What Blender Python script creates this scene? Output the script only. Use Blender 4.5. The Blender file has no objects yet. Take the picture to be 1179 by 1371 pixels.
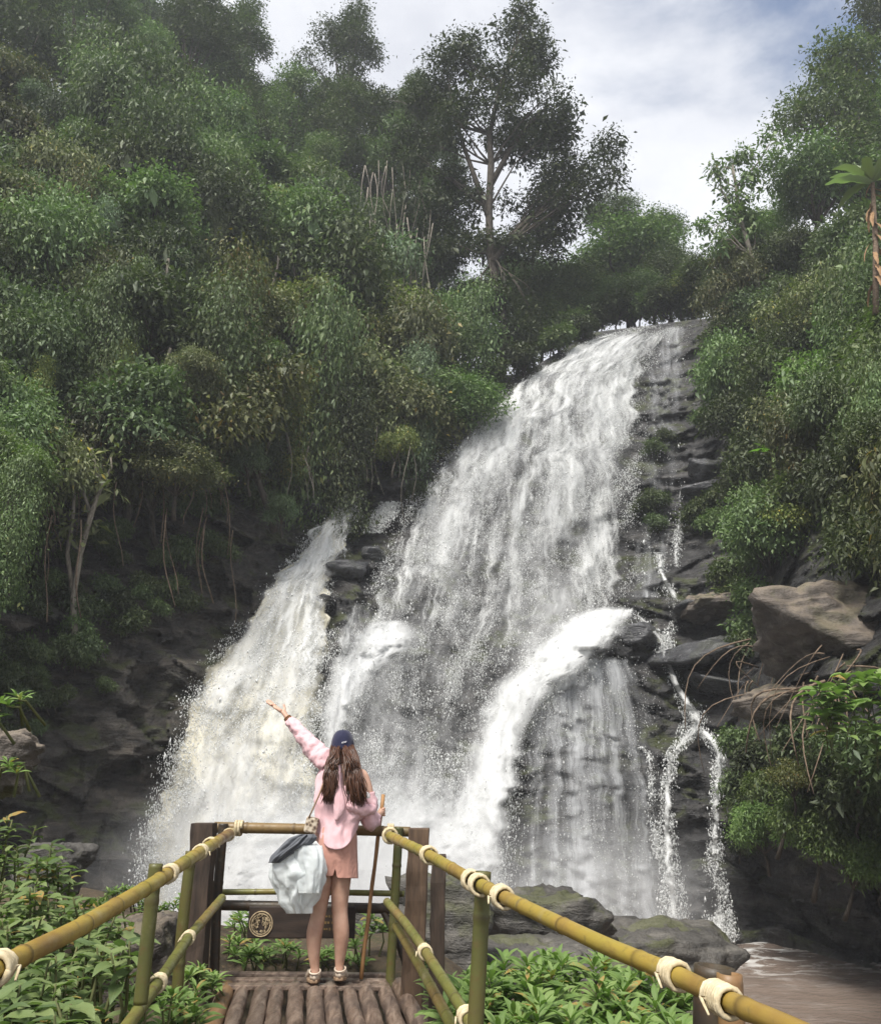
import bpy, bmesh, math, random
import numpy as np
from mathutils import Vector, Matrix

# ------------------------------------------------------------------ camera, sky, sun, exposure
SC = bpy.context.scene
COL = SC.collection
PITCH = math.radians(18.06)
CP, SP = math.cos(PITCH), math.sin(PITCH)
CAMZ = 1.25
FPX = 1150.0
cd = bpy.data.cameras.new('camera')
cam = bpy.data.objects.new('camera', cd); COL.objects.link(cam)
cam.location = (0, 0, CAMZ); cam.rotation_euler = (math.pi / 2 + PITCH, 0, 0)
cd.sensor_fit = 'HORIZONTAL'; cd.sensor_width = 36; cd.lens = 36 * FPX / 1179
cd.clip_start = 0.05; cd.clip_end = 600
SC.camera = cam

SUN_EL, SUN_AZ = math.radians(57), math.radians(208)     # azimuth clockwise from +Y
world = bpy.data.worlds.new('World'); SC.world = world; world.use_nodes = True
wt = world.node_tree; wt.nodes.clear()
def wn(t, **k):
    n = wt.nodes.new(t)
    for a, b in k.items(): setattr(n, a, b)
    return n
wout = wn('ShaderNodeOutputWorld'); wbg = wn('ShaderNodeBackground')
sky = wn('ShaderNodeTexSky', sky_type='NISHITA', sun_disc=False)
sky.sun_elevation = SUN_EL; sky.sun_rotation = SUN_AZ
wtc = wn('ShaderNodeTexCoord')
wmp = wn('ShaderNodeMapping'); wmp.inputs['Scale'].default_value = (1, 1, 1.7)
wmp.inputs['Location'].default_value = (0, 0, 0)
n1 = wn('ShaderNodeTexNoise'); n1.inputs['Scale'].default_value = 2.6; n1.inputs['Detail'].default_value = 7; n1.inputs['Roughness'].default_value = .55
n1.inputs['Distortion'].default_value = .3
r1 = wn('ShaderNodeMapRange'); r1.interpolation_type = 'SMOOTHSTEP'
r1.inputs['From Min'].default_value = .27; r1.inputs['From Max'].default_value = .5
n2 = wn('ShaderNodeTexNoise'); n2.inputs['Scale'].default_value = 3.4; n2.inputs['Detail'].default_value = 8; n2.inputs['Roughness'].default_value = .6
r2 = wn('ShaderNodeValToRGB')
r2.color_ramp.elements[0].position = .36; r2.color_ramp.elements[0].color = (4.7, 4.85, 5.3, 1)
r2.color_ramp.elements[1].position = .62; r2.color_ramp.elements[1].color = (6.3, 6.4, 6.65, 1)
wmix = wn('ShaderNodeMix', data_type='RGBA')
L = wt.links.new
L(wtc.outputs['Generated'], wmp.inputs[0]); L(wmp.outputs[0], n1.inputs['Vector']); L(wmp.outputs[0], n2.inputs['Vector'])
L(n1.outputs[0], r1.inputs[0]); L(n2.outputs[0], r2.inputs[0])
L(r1.outputs[0], wmix.inputs['Factor']); L(sky.outputs[0], wmix.inputs['A']); L(r2.outputs[0], wmix.inputs['B'])
L(wmix.outputs['Result'], wbg.inputs['Color']); wbg.inputs['Strength'].default_value = 0.1
L(wbg.outputs[0], wout.inputs[0])

sl = bpy.data.lights.new('sun', 'SUN'); sl.energy = 4.0; sl.angle = math.radians(20); sl.color = (1, .96, .9)
sun = bpy.data.objects.new('sun', sl); COL.objects.link(sun)
sdir = Vector((math.sin(SUN_AZ) * math.cos(SUN_EL), math.cos(SUN_AZ) * math.cos(SUN_EL), math.sin(SUN_EL)))
sun.rotation_euler = sdir.to_track_quat('Z', 'Y').to_euler(); sun.location = (0, -5, 40)
VS = SC.view_settings
VS.view_transform = 'Standard'; VS.look = 'None'; VS.gamma = 1; VS.use_curve_mapping = False
VS.exposure = 0.73
cy = SC.cycles
cy.max_bounces = 6; cy.diffuse_bounces = 3; cy.glossy_bounces = 2; cy.transmission_bounces = 4
cy.transparent_max_bounces = 24; cy.volume_bounces = 3; cy.volume_step_rate = 2.0; cy.volume_max_steps = 128
cy.caustics_reflective = False; cy.caustics_refractive = False
cy.use_denoising = True

# ------------------------------------------------------------------ helpers
RNG = np.random.default_rng(7)
random.seed(7)
def ray(px, py):
    u = (np.asarray(px, float) - 589.5) / FPX; v = (np.asarray(py, float) - 685.5) / FPX
    return u, CP + v * SP, SP - v * CP
def PV(px, py, Y):
    """a point of the place: direction of sight at the photograph's (px,py), Y metres ahead"""
    u, b, c = ray(px, py); Y = np.asarray(Y, float); k = Y / b
    return np.stack(np.broadcast_arrays(u * k, Y, CAMZ + c * k), -1)
def P(px, py, Y): return Vector(PV(px, py, Y).tolist())
def PZ(px, py, z):
    u, b, c = ray(px, py); k = (z - CAMZ) / c
    return Vector((float(u * k), float(b * k), z))
_perm = np.random.default_rng(3).permutation(256); _perm = np.concatenate([_perm, _perm, _perm])
_gr = np.random.default_rng(4).normal(size=(256, 3)); _gr /= np.linalg.norm(_gr, axis=1)[:, None]
def pnoise(p):
    p = np.asarray(p, float); i = np.floor(p).astype(int); f = p - i; i &= 255
    w = f * f * f * (f * (f * 6 - 15) + 10); r = 0
    for dx in (0, 1):
        for dy in (0, 1):
            for dz in (0, 1):
                h = _perm[_perm[_perm[i[..., 0] + dx] + i[..., 1] + dy] + i[..., 2] + dz]
                d = (_gr[h] * (f - np.array([dx, dy, dz]))).sum(-1)
                r = r + d * (w[..., 0] if dx else 1 - w[..., 0]) * (w[..., 1] if dy else 1 - w[..., 1]) * (w[..., 2] if dz else 1 - w[..., 2])
    return r * 1.5
def fbm(p, o=4, g=.5):
    p = np.asarray(p, float); a, r = 1., 0.
    for k in range(o):
        r = r + a * pnoise(p + 17.3 * k); p = p * 2.03; a *= g
    return r
def sst(x, a, b):
    t = np.clip((np.asarray(x, float) - a) / (b - a), 0, 1); return t * t * (3 - 2 * t)

def mesh_np(name, V, faces, mat=None, smooth=True, uv=None, attrs=None):
    """faces: an (M,k) array or a list of such arrays"""
    V = np.asarray(V, np.float32).reshape(-1, 3)
    if isinstance(faces, np.ndarray): faces = [faces]
    faces = [np.asarray(f, np.int32) for f in faces if len(f)]
    me = bpy.data.meshes.new(name)
    me.vertices.add(len(V)); me.vertices.foreach_set('co', V.ravel())
    li = np.concatenate([f.ravel() for f in faces]); tot = np.concatenate([np.full(len(f), f.shape[1], np.int32) for f in faces])
    st = np.concatenate([[0], np.cumsum(tot)[:-1]]).astype(np.int32)
    me.loops.add(len(li)); me.loops.foreach_set('vertex_index', li)
    me.polygons.add(len(tot)); me.polygons.foreach_set('loop_start', st); me.polygons.foreach_set('loop_total', tot)
    if smooth: me.polygons.foreach_set('use_smooth', np.ones(len(tot), bool))
    if uv is not None:
        l = me.uv_layers.new(name='flow'); l.data.foreach_set('uv', np.asarray(uv, np.float32)[li].ravel())
    for k, a in (attrs or {}).items():
        at = me.attributes.new(k, 'FLOAT', 'POINT'); at.data.foreach_set('value', np.asarray(a, np.float32).ravel())
    me.update(); me.validate()
    if mat: me.materials.append(mat)
    return me
def link(name, data, parent=None, loc=None):
    o = bpy.data.objects.new(name, data); COL.objects.link(o)
    if parent is not None: o.parent = parent
    if loc is not None: o.location = loc
    return o
def tag(o, label=None, cat=None, group=None, kind=None):
    for k, v in (('label', label), ('category', cat), ('group', group), ('kind', kind)):
        if v: o[k] = v
    return o
def empty(name, loc=(0, 0, 0), label=None, cat=None, group=None):
    o = link(name, None, loc=loc); o.empty_display_size = .2
    return tag(o, label, cat, group)
def copy_tree(o, parent=None):
    c = o.copy(); COL.objects.link(c)
    if parent is not None: c.parent = parent
    for ch in list(o.children): copy_tree(ch, c)
    return c

class MB:
    """collects simple shapes into one mesh"""
    def __init__(s): s.v = []; s.f = []
    def add(s, V, F):
        n = len(s.v); s.v += [tuple(map(float, a)) for a in V]; s.f += [tuple(int(i) + n for i in f) for f in F]
    def tube(s, pts, rad, n=8, cap=True, jag=0):
        pts = [Vector(p) for p in pts]; m = len(pts)
        if not hasattr(rad, '__len__'): rad = [rad] * m
        V, F = [], []; prev = None
        for i, p in enumerate(pts):
            t = (pts[min(i + 1, m - 1)] - pts[max(i - 1, 0)])
            t = t.normalized() if t.length > 1e-9 else Vector((0, 0, 1))
            if prev is None:
                a = Vector((0, 0, 1)) if abs(t.z) < .9 else Vector((1, 0, 0)); prev = (a - t * a.dot(t)).normalized()
            else:
                q = prev - t * prev.dot(t); prev = q.normalized() if q.length > 1e-6 else prev
            b = t.cross(prev)
            for k in range(n):
                an = 2 * math.pi * k / n; r = rad[i] * (1 + (random.uniform(-jag, jag) if jag else 0))
                V.append(p + (prev * math.cos(an) + b * math.sin(an)) * r)
        for i in range(m - 1):
            for k in range(n):
                F.append((i * n + k, i * n + (k + 1) % n, (i + 1) * n + (k + 1) % n, (i + 1) * n + k))
        if cap: F += [tuple(range(n))[::-1], tuple(range((m - 1) * n, m * n))]
        s.add(V, F)
    def box(s, c, h, R=None):
        R = R or Matrix.Identity(3); c = Vector(c)
        V = [c + R @ Vector((x * h[0], y * h[1], z * h[2])) for x in (-1, 1) for y in (-1, 1) for z in (-1, 1)]
        s.add(V, [(0, 1, 3, 2), (4, 6, 7, 5), (0, 4, 5, 1), (2, 3, 7, 6), (0, 2, 6, 4), (1, 5, 7, 3)])
    def mesh(s, name, mat, smooth=True):
        me = bpy.data.meshes.new(name); me.from_pydata(s.v, [], s.f)
        if smooth: me.polygons.foreach_set('use_smooth', [True] * len(me.polygons))
        me.update(); me.materials.append(mat); return me
    def build(s, name, mat, parent=None, smooth=True, bevel=0):
        o = link(name, s.mesh(name, mat, smooth), parent)
        if bevel:
            b = o.modifiers.new('bevel', 'BEVEL'); b.width = bevel; b.segments = 2; b.limit_method = 'ANGLE'
        return o

# ------------------------------------------------------------------ materials
class NT:
    def __init__(s, name):
        s.m = bpy.data.materials.new(name); s.m.use_nodes = True; s.t = s.m.node_tree; s.t.nodes.clear()
        s.out = s.n('ShaderNodeOutputMaterial')
    def n(s, t, **k):
        n = s.t.nodes.new(t)
        for a, b in k.items():
            if a.startswith('i_'):
                n.inputs[a[2:].replace('_', ' ')].default_value = b
            else: setattr(n, a, b)
        return n
    def l(s, a, b): s.t.links.new(a, b)
    def noise(s, scale, detail=4, rough=.5, vec=None, dist=0):
        n = s.n('ShaderNodeTexNoise', i_Scale=scale, i_Detail=detail, i_Roughness=rough, i_Distortion=dist)
        if vec is not None: s.l(vec, n.inputs['Vector'])
        return n.outputs[0]
    def ramp(s, fac, stops):
        r = s.n('ShaderNodeValToRGB'); e = r.color_ramp.elements
        while len(e) < len(stops): e.new(.5)
        for q, (p, c) in zip(e, stops): q.position = p; q.color = (*c, 1) if len(c) == 3 else c
        s.l(fac, r.inputs[0]); return r.outputs[0]
    def mrange(s, fac, a, b, c=0, d=1):
        r = s.n('ShaderNodeMapRange'); r.interpolation_type = 'SMOOTHSTEP'
        for i, v in zip(('From Min', 'From Max', 'To Min', 'To Max'), (a, b, c, d)): r.inputs[i].default_value = v
        s.l(fac, r.inputs[0]); return r.outputs[0]
    def math(s, op, a, b):
        m = s.n('ShaderNodeMath', operation=op)
        for i, v in enumerate((a, b)):
            if isinstance(v, (int, float)): m.inputs[i].default_value = v
            else: s.l(v, m.inputs[i])
        return m.outputs[0]
    def mix(s, fac, a, b, blend='MIX'):
        m = s.n('ShaderNodeMix', data_type='RGBA', blend_type=blend)
        for i, v in (('Factor', fac), ('A', a), ('B', b)):
            if isinstance(v, (int, float)): m.inputs[i].default_value = v
            elif isinstance(v, tuple): m.inputs[i].default_value = (*v, 1) if len(v) == 3 else v
            else: s.l(v, m.inputs[i])
        return m.outputs['Result']
    def mapping(s, vec, scale=(1, 1, 1), rot=(0, 0, 0)):
        m = s.n('ShaderNodeMapping'); m.inputs['Scale'].default_value = scale; m.inputs['Rotation'].default_value = rot
        s.l(vec, m.inputs[0]); return m.outputs[0]
    def obj(s): return s.n('ShaderNodeTexCoord').outputs['Object']
    def pos(s): return s.n('ShaderNodeNewGeometry').outputs['Position']
    def bump(s, h, strength=.5, dist=.05):
        b = s.n('ShaderNodeBump'); b.inputs['Strength'].default_value = strength; b.inputs['Distance'].default_value = dist
        s.l(h, b.inputs['Height']); return b.outputs[0]
    def bsdf(s, col, rough=.6, normal=None, spec=.5, **k):
        p = s.n('ShaderNodeBsdfPrincipled')
        for i, v in (('Base Color', col), ('Roughness', rough)):
            if isinstance(v, (int, float)): p.inputs[i].default_value = v
            elif isinstance(v, tuple): p.inputs[i].default_value = (*v, 1)
            else: s.l(v, p.inputs[i])
        p.inputs['Specular IOR Level'].default_value = spec
        for a, b in k.items(): p.inputs[a].default_value = b
        if normal is not None: s.l(normal, p.inputs['Normal'])
        s.l(p.outputs[0], s.out.inputs[0]); return p

def rock_mat(name, dark, mid, light, moss=0.0, rough=(.3, .6), scale=1.0, tan_top=0.0, strat=1.0):
    t = NT(name); pos = t.pos()
    st = t.mapping(pos, (.5 * scale, .5 * scale, 2.6 * scale), (.12, .2, 0))
    a = t.noise(1.3, 9, .62, st, .6); b = t.noise(3.2 * scale, 8, .65, pos); c = t.noise(16 * scale, 5, .6, pos)
    col = t.ramp(a, [(.3, dark), (.5, mid), (.72, light)])
    col = t.mix(t.mrange(b, .35, .7, 0, .6), col, dark)
    nz = t.n('ShaderNodeSeparateXYZ'); t.l(t.n('ShaderNodeNewGeometry').outputs['Normal'], nz.inputs[0])
    up = nz.outputs[2]
    if tan_top: col = t.mix(t.math('MULTIPLY', t.mrange(up, .35, .8), t.mrange(b, .35, .55, 0, tan_top)), col, (.36, .29, .21))  # upward faces mixed towards a paler tan in noisy patches
    if moss:
        mk = t.math('MULTIPLY', t.mrange(t.noise(1.6, 6, .6, pos), .5, .6), t.mrange(up, -.1, .55, .1, moss))
        col = t.mix(mk, col, t.mix(c, (.03, .045, .008), (.13, .14, .02)))
    h = t.math('ADD', t.math('MULTIPLY', a, 1.0 * strat), t.math('ADD', t.math('MULTIPLY', b, .5), t.math('MULTIPLY', c, .14)))
    t.bsdf(col, t.mrange(b, .3, .7, rough[0], rough[1]), t.bump(h, .9, .16), .45)
    return t.m
M = {}
M['cliff'] = rock_mat('wet_cliff_rock', (.010, .010, .011), (.034, .033, .032), (.085, .078, .070), .55)
M['ledge'] = rock_mat('wet_ledge_rock', (.018, .018, .020), (.075, .076, .080), (.18, .18, .185), .12, (.18, .42), 1.2)
M['boulder'] = rock_mat('boulder_rock', (.03, .028, .025), (.095, .088, .078), (.19, .175, .15), .45, (.4, .75), 1.6, 0, .6)
M['tan_rock'] = rock_mat('tan_boulder_rock', (.035, .029, .024), (.095, .078, .063), (.19, .158, .13), .2, (.4, .75), 1.4, .35, 1.0)
M['brown_cliff'] = rock_mat('brown_cliff_rock', (.014, .012, .010), (.05, .042, .034), (.13, .105, .08), .35, (.4, .7), 1.3)

def simple(name, c1, c2, scale=20, rough=.7, bump=.3, stretch=(1, 1, 1), spec=.3, dist=.01, **k):
    t = NT(name); v = t.mapping(t.obj(), stretch)
    a = t.noise(scale, 6, .6, v); col = t.ramp(a, [(.3, c1), (.7, c2)])
    t.bsdf(col, rough, t.bump(a, bump, dist), spec, **k); return t.m

def leaf_mat(name, cols, yellow=None, trans=.24, gloss=.03, rough=.5, patch=.5):
    t = NT(name); g = t.n('ShaderNodeNewGeometry'); oi = t.n('ShaderNodeObjectInfo')
    rnd = g.outputs['Random Per Island']
    k = len(cols); col = t.ramp(rnd, [(i / max(1, k - 1), c) for i, c in enumerate(cols)])
    pn = t.noise(.55, 3, .5, g.outputs['Position'])
    col = t.mix(t.mrange(pn, .42, .66, 0, patch), col, t.mix(rnd, (.06, .076, .032), (.125, .145, .055)))
    if yellow: col = t.mix(t.mrange(rnd, 1 - yellow, 1 - yellow + .02), col, t.mix(pn, (.30, .26, .03), (.22, .12, .03)))
    hs = t.n('ShaderNodeHueSaturation'); t.l(col, hs.inputs['Color'])
    t.l(t.mrange(oi.outputs['Random'], 0, 1, .5, 1.45), hs.inputs['Value'])
    t.l(t.mrange(oi.outputs['Random'], 0, 1, .478, .512), hs.inputs['Hue'])
    col = hs.outputs[0]
    d = t.n('ShaderNodeBsdfDiffuse'); tr = t.n('ShaderNodeBsdfTranslucent'); gl = t.n('ShaderNodeBsdfGlossy')
    gl.inputs['Roughness'].default_value = rough; gl.inputs['Color'].default_value = (.8, .85, .8, 1)
    t.l(col, d.inputs[0]); t.l(t.mix(.6, col, (.5, .8, .1), 'OVERLAY'), tr.inputs[0])
    m1 = t.n('ShaderNodeMixShader'); m1.inputs[0].default_value = trans; t.l(d.outputs[0], m1.inputs[1]); t.l(tr.outputs[0], m1.inputs[2])
    m2 = t.n('ShaderNodeMixShader'); m2.inputs[0].default_value = gloss; t.l(m1.outputs[0], m2.inputs[1]); t.l(gl.outputs[0], m2.inputs[2])
    t.l(m2.outputs[0], t.out.inputs[0]); return t.m
G = lambda r, g, b: (r, g, b)
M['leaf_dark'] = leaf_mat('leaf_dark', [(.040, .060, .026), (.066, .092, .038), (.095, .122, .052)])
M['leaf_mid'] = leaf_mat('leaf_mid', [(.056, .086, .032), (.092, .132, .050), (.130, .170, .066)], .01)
M['leaf_olive'] = leaf_mat('leaf_olive', [(.072, .082, .036), (.115, .126, .054), (.165, .168, .074)], .03)
M['leaf_blue'] = leaf_mat('leaf_blue', [(.062, .092, .050), (.105, .148, .082), (.16, .21, .12)], None, .25)
M['leaf_yellow'] = leaf_mat('leaf_yellow', [(.085, .110, .028), (.140, .170, .040), (.205, .22, .055)], .05)
M['leaf_fresh'] = leaf_mat('leaf_fresh', [(.066, .105, .030), (.105, .160, .046), (.150, .205, .064)], .01, .35)
M['bark'] = simple('bark', (.025, .020, .015), (.105, .09, .072), 5, .85, .6, (4, 4, 1), .2, .04)
M['bark_pale'] = simple('pale_bark', (.10, .085, .065), (.30, .27, .22), 5, .85, .5, (4, 4, 1), .2, .04)
M['vine'] = simple('vine_bark', (.07, .05, .035), (.23, .17, .12), 8, .85, .5, (2, 2, 2), .2, .02)

# ------------------------------------------------------------------ the gorge: depth of the rock wall along each direction
CTRL = [(-700, 1300, 7), (-700, 900, 9), (-700, 500, 13), (-700, 100, 22),
        (-250, 1250, 13), (-250, 800, 15), (-250, 400, 20), (-250, 100, 28),
        (0, 1250, 17.5), (0, 1000, 18.5), (0, 700, 20.5), (0, 400, 24.5), (0, 120, 32),
        (120, 1200, 18.5), (120, 1000, 20), (150, 850, 21.5), (200, 600, 24), (200, 350, 28), (200, 170, 35),
        (250, 1200, 20), (250, 1000, 21.3), (330, 850, 24), (350, 700, 26), (380, 500, 29), (380, 300, 35),
        (330, 1200, 20), (330, 1000, 21.6), (400, 1200, 20.3), (400, 1000, 22), (400, 800, 25), (455, 700, 28), (470, 620, 29.5), (470, 450, 33),
        (470, 1200, 20.6), (480, 1000, 22.6), (480, 860, 24.4), (490, 780, 26.4), (550, 640, 29.3), (560, 500, 34),
        (570, 1200, 21), (570, 1000, 23.2), (570, 860, 25), (600, 750, 27.3), (600, 600, 30), (650, 480, 35),
        (660, 1200, 21.3), (660, 1000, 23.5), (670, 850, 26), (700, 700, 28.7), (690, 530, 32), (760, 460, 34.5),
        (760, 1230, 21), (760, 1050, 21.8), (760, 900, 23.4), (790, 830, 25.6), (800, 800, 27.6), (790, 650, 29.8), (790, 520, 32.4), (880, 438, 34.6),
        (860, 1240, 21.2), (860, 1050, 22), (860, 900, 24), (860, 820, 26), (900, 750, 27.8), (910, 600, 30.5), (910, 500, 33),
        (960, 1260, 21.5), (960, 1100, 22.3), (960, 950, 23.8), (980, 850, 25), (980, 700, 26.8), (980, 550, 29.5), (960, 440, 33),
        (1050, 1290, 21), (1050, 1160, 20.8), (1050, 1020, 18.2), (1050, 930, 18.2), (1060, 850, 19.5), (1060, 700, 23), (1060, 500, 27), (1060, 370, 31),
        (1179, 1290, 19), (1179, 1170, 18.4), (1179, 1040, 14.5), (1179, 950, 14.2), (1179, 830, 15.5), (1179, 650, 18.5), (1179, 450, 23), (1179, 300, 29),
        (1450, 1300, 12), (1450, 900, 11), (1450, 500, 16), (1450, 200, 24), (1850, 1300, 7), (1850, 800, 8), (1850, 400, 12), (1850, 100, 20)]
_c = np.array(CTRL, float); _xy = _c[:, :2] / 400.
def _tps(r2): return np.where(r2 > 1e-12, .5 * r2 * np.log(np.maximum(r2, 1e-12)), 0)
_n = len(_c); _K = _tps(((_xy[:, None] - _xy[None]) ** 2).sum(-1)) + 2e-3 * np.eye(_n)
_A = np.zeros((_n + 3, _n + 3)); _A[:_n, :_n] = _K; _A[:_n, _n] = 1; _A[:_n, _n + 1:] = _xy; _A[_n:, :_n] = _A[:_n, _n:].T
_w = np.linalg.solve(_A, np.concatenate([_c[:, 2], np.zeros(3)]))
def depth(px, py):
    px, py = np.broadcast_arrays(np.asarray(px, float), np.asarray(py, float)); q = np.stack([px, py], -1) / 400.
    r2 = ((q[..., None, :] - _xy) ** 2).sum(-1)
    return _tps(r2) @ _w[:_n] + _w[_n] + q @ _w[_n + 1:]
RIDGE = np.array([(-700, 60), (0, 150), (150, 165), (300, 215), (420, 300), (500, 400), (570, 470), (650, 505), (700, 500), (790, 445), (880, 434), (925, 428), (960, 425), (1040, 380), (1100, 335), (1179, 300), (1400, 200), (1850, 90)], float)
def ridge(px): return np.interp(px, RIDGE[:, 0], RIDGE[:, 1])
MAIN = [(436, 868, 905, .8), (446, 812, 900, 1), (462, 772, 880, 1.1), (490, 722, 868, 1.1), (520, 682, 860, 1.05), (560, 632, 856, 1), (600, 594, 852, .97), (650, 562, 848, .95), (700, 535, 846, .92), (750, 510, 843, .9), (800, 488, 838, .82), (850, 466, 800, .70), (900, 452, 745, .58), (950, 446, 712, .54), (1000, 442, 695, .56), (1100, 436, 680, .66), (1200, 430, 672, .88), (1260, 428, 670, 1.0)]
LEFTC = [(664, 458, 480, 1.2), (690, 438, 478, 1.2), (720, 418, 468, 1.25), (748, 398, 452, 1.3), (772, 364, 440, 1.35), (800, 350, 442, 1.3), (850, 315, 444, 1.2), (900, 272, 440, 1.05), (950, 246, 436, .98), (1000, 232, 432, .9), (1050, 214, 430, .88), (1100, 196, 430, .88), (1150, 186, 430, .95), (1260, 180, 430, 1.05)]
def wet(px, py):
    """1 where falling water has worn the rock smooth"""
    m = 0
    for rows in (MAIN, LEFTC):
        r = np.array(rows); xl = np.interp(py, r[:, 0], r[:, 1]); xr = np.interp(py, r[:, 0], r[:, 2])
        m = np.maximum(m, sst(px, xl - 14, xl + 16) * (1 - sst(px, xr - 16, xr + 14)) * sst(py, r[0, 0] - 15, r[0, 0] + 5))
    dome = np.exp(-(((px - 785) / 115) ** 4 + ((py - 1080) / 185) ** 4))
    return np.maximum(m, dome * .96)
def facets(p, seed, tilt):
    """broken planes: every cell of rock has a face of its own slant"""
    p = np.asarray(p, float); i0 = np.floor(p).astype(int); best = np.full(p.shape[:-1], 9.); out = np.zeros(p.shape[:-1])
    for dx in (-1, 0, 1):
        for dy in (-1, 0, 1):
            for dz in (-1, 0, 1):
                c = i0 + np.array([dx, dy, dz]); k = (c + seed) & 255
                h = _perm[_perm[_perm[k[..., 0]] + k[..., 1]] + k[..., 2]]; g = _gr[h]
                d = p - (c + .5 + .45 * g); d2 = (d * d).sum(-1); v = _gr[_perm[h + 7]][..., 0] * .5 + tilt * (d * _gr[_perm[h + 11]]).sum(-1)
                out = np.where(d2 < best, v, out); best = np.minimum(best, d2)
    return out
def rock_relief(W, px, py):
    """ledges and lumps of the rock, in metres towards the viewer"""
    x, y, z = W[..., 0], W[..., 1], W[..., 2]
    q = np.stack([x * .33, y * .33, z * .33], -1)
    lum = fbm(q, 4, .5) * .8
    warp = fbm(np.stack([x * .22, y * .22, z * .3], -1) + 9, 3) * 1.1
    zt = z + .18 * x + warp; s = zt / 1.35; fr = s - np.floor(s)
    amp = .5 + .5 * pnoise(np.stack([x * .35, np.floor(s) * 3.7, z * 0 + 2.], -1))
    led = (sst(fr, 0, .12) - fr) * .75 * np.clip(amp * 1.6, .25, 1.4)
    xt = x * 1.0 + fbm(q * 2 + 30, 2) * 1.0; s2 = xt / 1.9 + np.floor(s) * .37; f2 = s2 - np.floor(s2)
    crack = -np.exp(-((f2 - .5) / .04) ** 2) * .3
    blk = pnoise(np.stack([np.floor(s2) * 5.1, np.floor(s) * 7.7, x * 0], -1) + .5) * .35
    fine = fbm(np.stack([x * 1.6, y * 1.6, z * 2.6], -1), 4, .55) * .16
    k = 1 - wet(px, py)
    f1 = facets(np.stack([x * .42 + .25 * z, y * .42, z * .75], -1), 3, .9) * (.75 - .3 * sst(px, 700, 850) * (1 - sst(px, 1000, 1060))); f2_ = facets(np.stack([x * 1.05 + .3 * z, y * 1.05, z * 1.9], -1), 9, .8) * .26
    return lum * (.45 + .3 * k) + (f1 + f2_) * (.08 + .92 * k) + (led * .6 + crack * .5) * (.15 + .75 * sst(px, 400, 600)) * (.08 + .92 * k) + fine
gx = np.concatenate([np.linspace(-700, -60, 50)[:-1], np.linspace(-60, 1240, 400), np.linspace(1240, 1850, 50)[1:]])
NX, NY = len(gx), 330
tt = np.linspace(0, 1, NY)
PX = np.repeat(gx[None], NY, 0); PYg = 1345 + (ridge(gx)[None] - 1345) * tt[:, None]
Yg = depth(PX, PYg); W0 = PV(PX, PYg, Yg)
rel = rock_relief(W0, PX, PYg) * (1 - .8 * sst(tt, .93, 1)[:, None])
Wg = PV(PX, PYg, Yg - rel)
# the plateau behind the rim
NB = 40; back = []
top = Wg[-1]
for j in range(1, NB + 1):
    d = (j / NB) ** 1.5 * 70
    riv = np.exp(-((gx - 830) / 120) ** 2)
    z = top[:, 2] + d * (.34 - .26 * riv) + fbm(np.stack([top[:, 0] * .12, np.full(NX, d * .12), np.zeros(NX)], -1), 3) * min(2, d * .2)
    k = 1 + d / 40 * .9
    back.append(np.stack([top[:, 0] * k, top[:, 1] + d, z], -1))
Wall = np.concatenate([Wg.reshape(-1, 3), np.array(back).reshape(-1, 3)])
NR = NY + NB
idx = np.arange(NR * NX).reshape(NR, NX)
quads = np.stack([idx[:-1, :-1], idx[:-1, 1:], idx[1:, 1:], idx[1:, :-1]], -1).reshape(-1, 4)
def grid_lookup(px, py):
    """world point and outward step on the finished rock surface"""
    return PV(px, py, surf(px, py))
def surf(px, py):
    Y = depth(px, py); W = PV(px, py, Y); return Y - rock_relief(W, np.asarray(px, float), np.asarray(py, float))
# soil and dark growth over the upper wall, bare rock low down and beside the water
bare = np.concatenate([np.ones(NX * NY), np.zeros(NX * NB)])
t = NT('cliff_rock_and_soil')
pos = t.pos()
st = t.mapping(pos, (.5, .5, 2.6), (.12, .2, 0))
a = t.noise(1.3, 9, .62, st, .6); b = t.noise(3.2, 8, .65, pos); c = t.noise(16, 5, .6, pos); lo = t.noise(.35, 4, .5, pos)
col = t.ramp(a, [(.3, (.013, .013, .014)), (.5, (.048, .047, .047)), (.72, (.125, .118, .110))])
brown = t.ramp(a, [(.3, (.016, .014, .012)), (.5, (.058, .050, .040)), (.72, (.15, .125, .098))])
sx = t.n('ShaderNodeSeparateXYZ'); t.l(pos, sx.inputs[0])
col = t.mix(t.mrange(t.math('ADD', sx.outputs[0], t.math('MULTIPLY', lo, 6)), 1, -3, 0, .85), col, brown)
col = t.mix(t.mrange(b, .35, .7, 0, .6), col, (.010, .0098, .0095))
sn = t.n('ShaderNodeSeparateXYZ'); t.l(t.n('ShaderNodeNewGeometry').outputs['Normal'], sn.inputs[0])
mk = t.math('MULTIPLY', t.mrange(t.noise(1.1, 6, .6, pos), .5, .62), t.mrange(sn.outputs[2], -.2, .6, .12, .8))
col = t.mix(mk, col, t.mix(c, (.018, .028, .008), (.075, .085, .018)))
att = t.n('ShaderNodeAttribute', attribute_name='bare')
col = t.mix(att.outputs['Fac'], t.mix(c, (.022, .018, .012), (.05, .05, .02)), col)
h = t.math('ADD', a, t.math('ADD', t.math('MULTIPLY', b, .5), t.math('MULTIPLY', c, .14)))
t.bsdf(col, t.mrange(b, .3, .7, .3, .6), t.bump(h, 1., .3), .45)
M['cliff'] = t.m
cliff = link('cliff', mesh_np('cliff', Wall, quads, M['cliff'], attrs={'bare': bare}))
tag(cliff, 'steep wet dark rock wall of the gorge around the waterfall', kind='structure')

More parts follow.
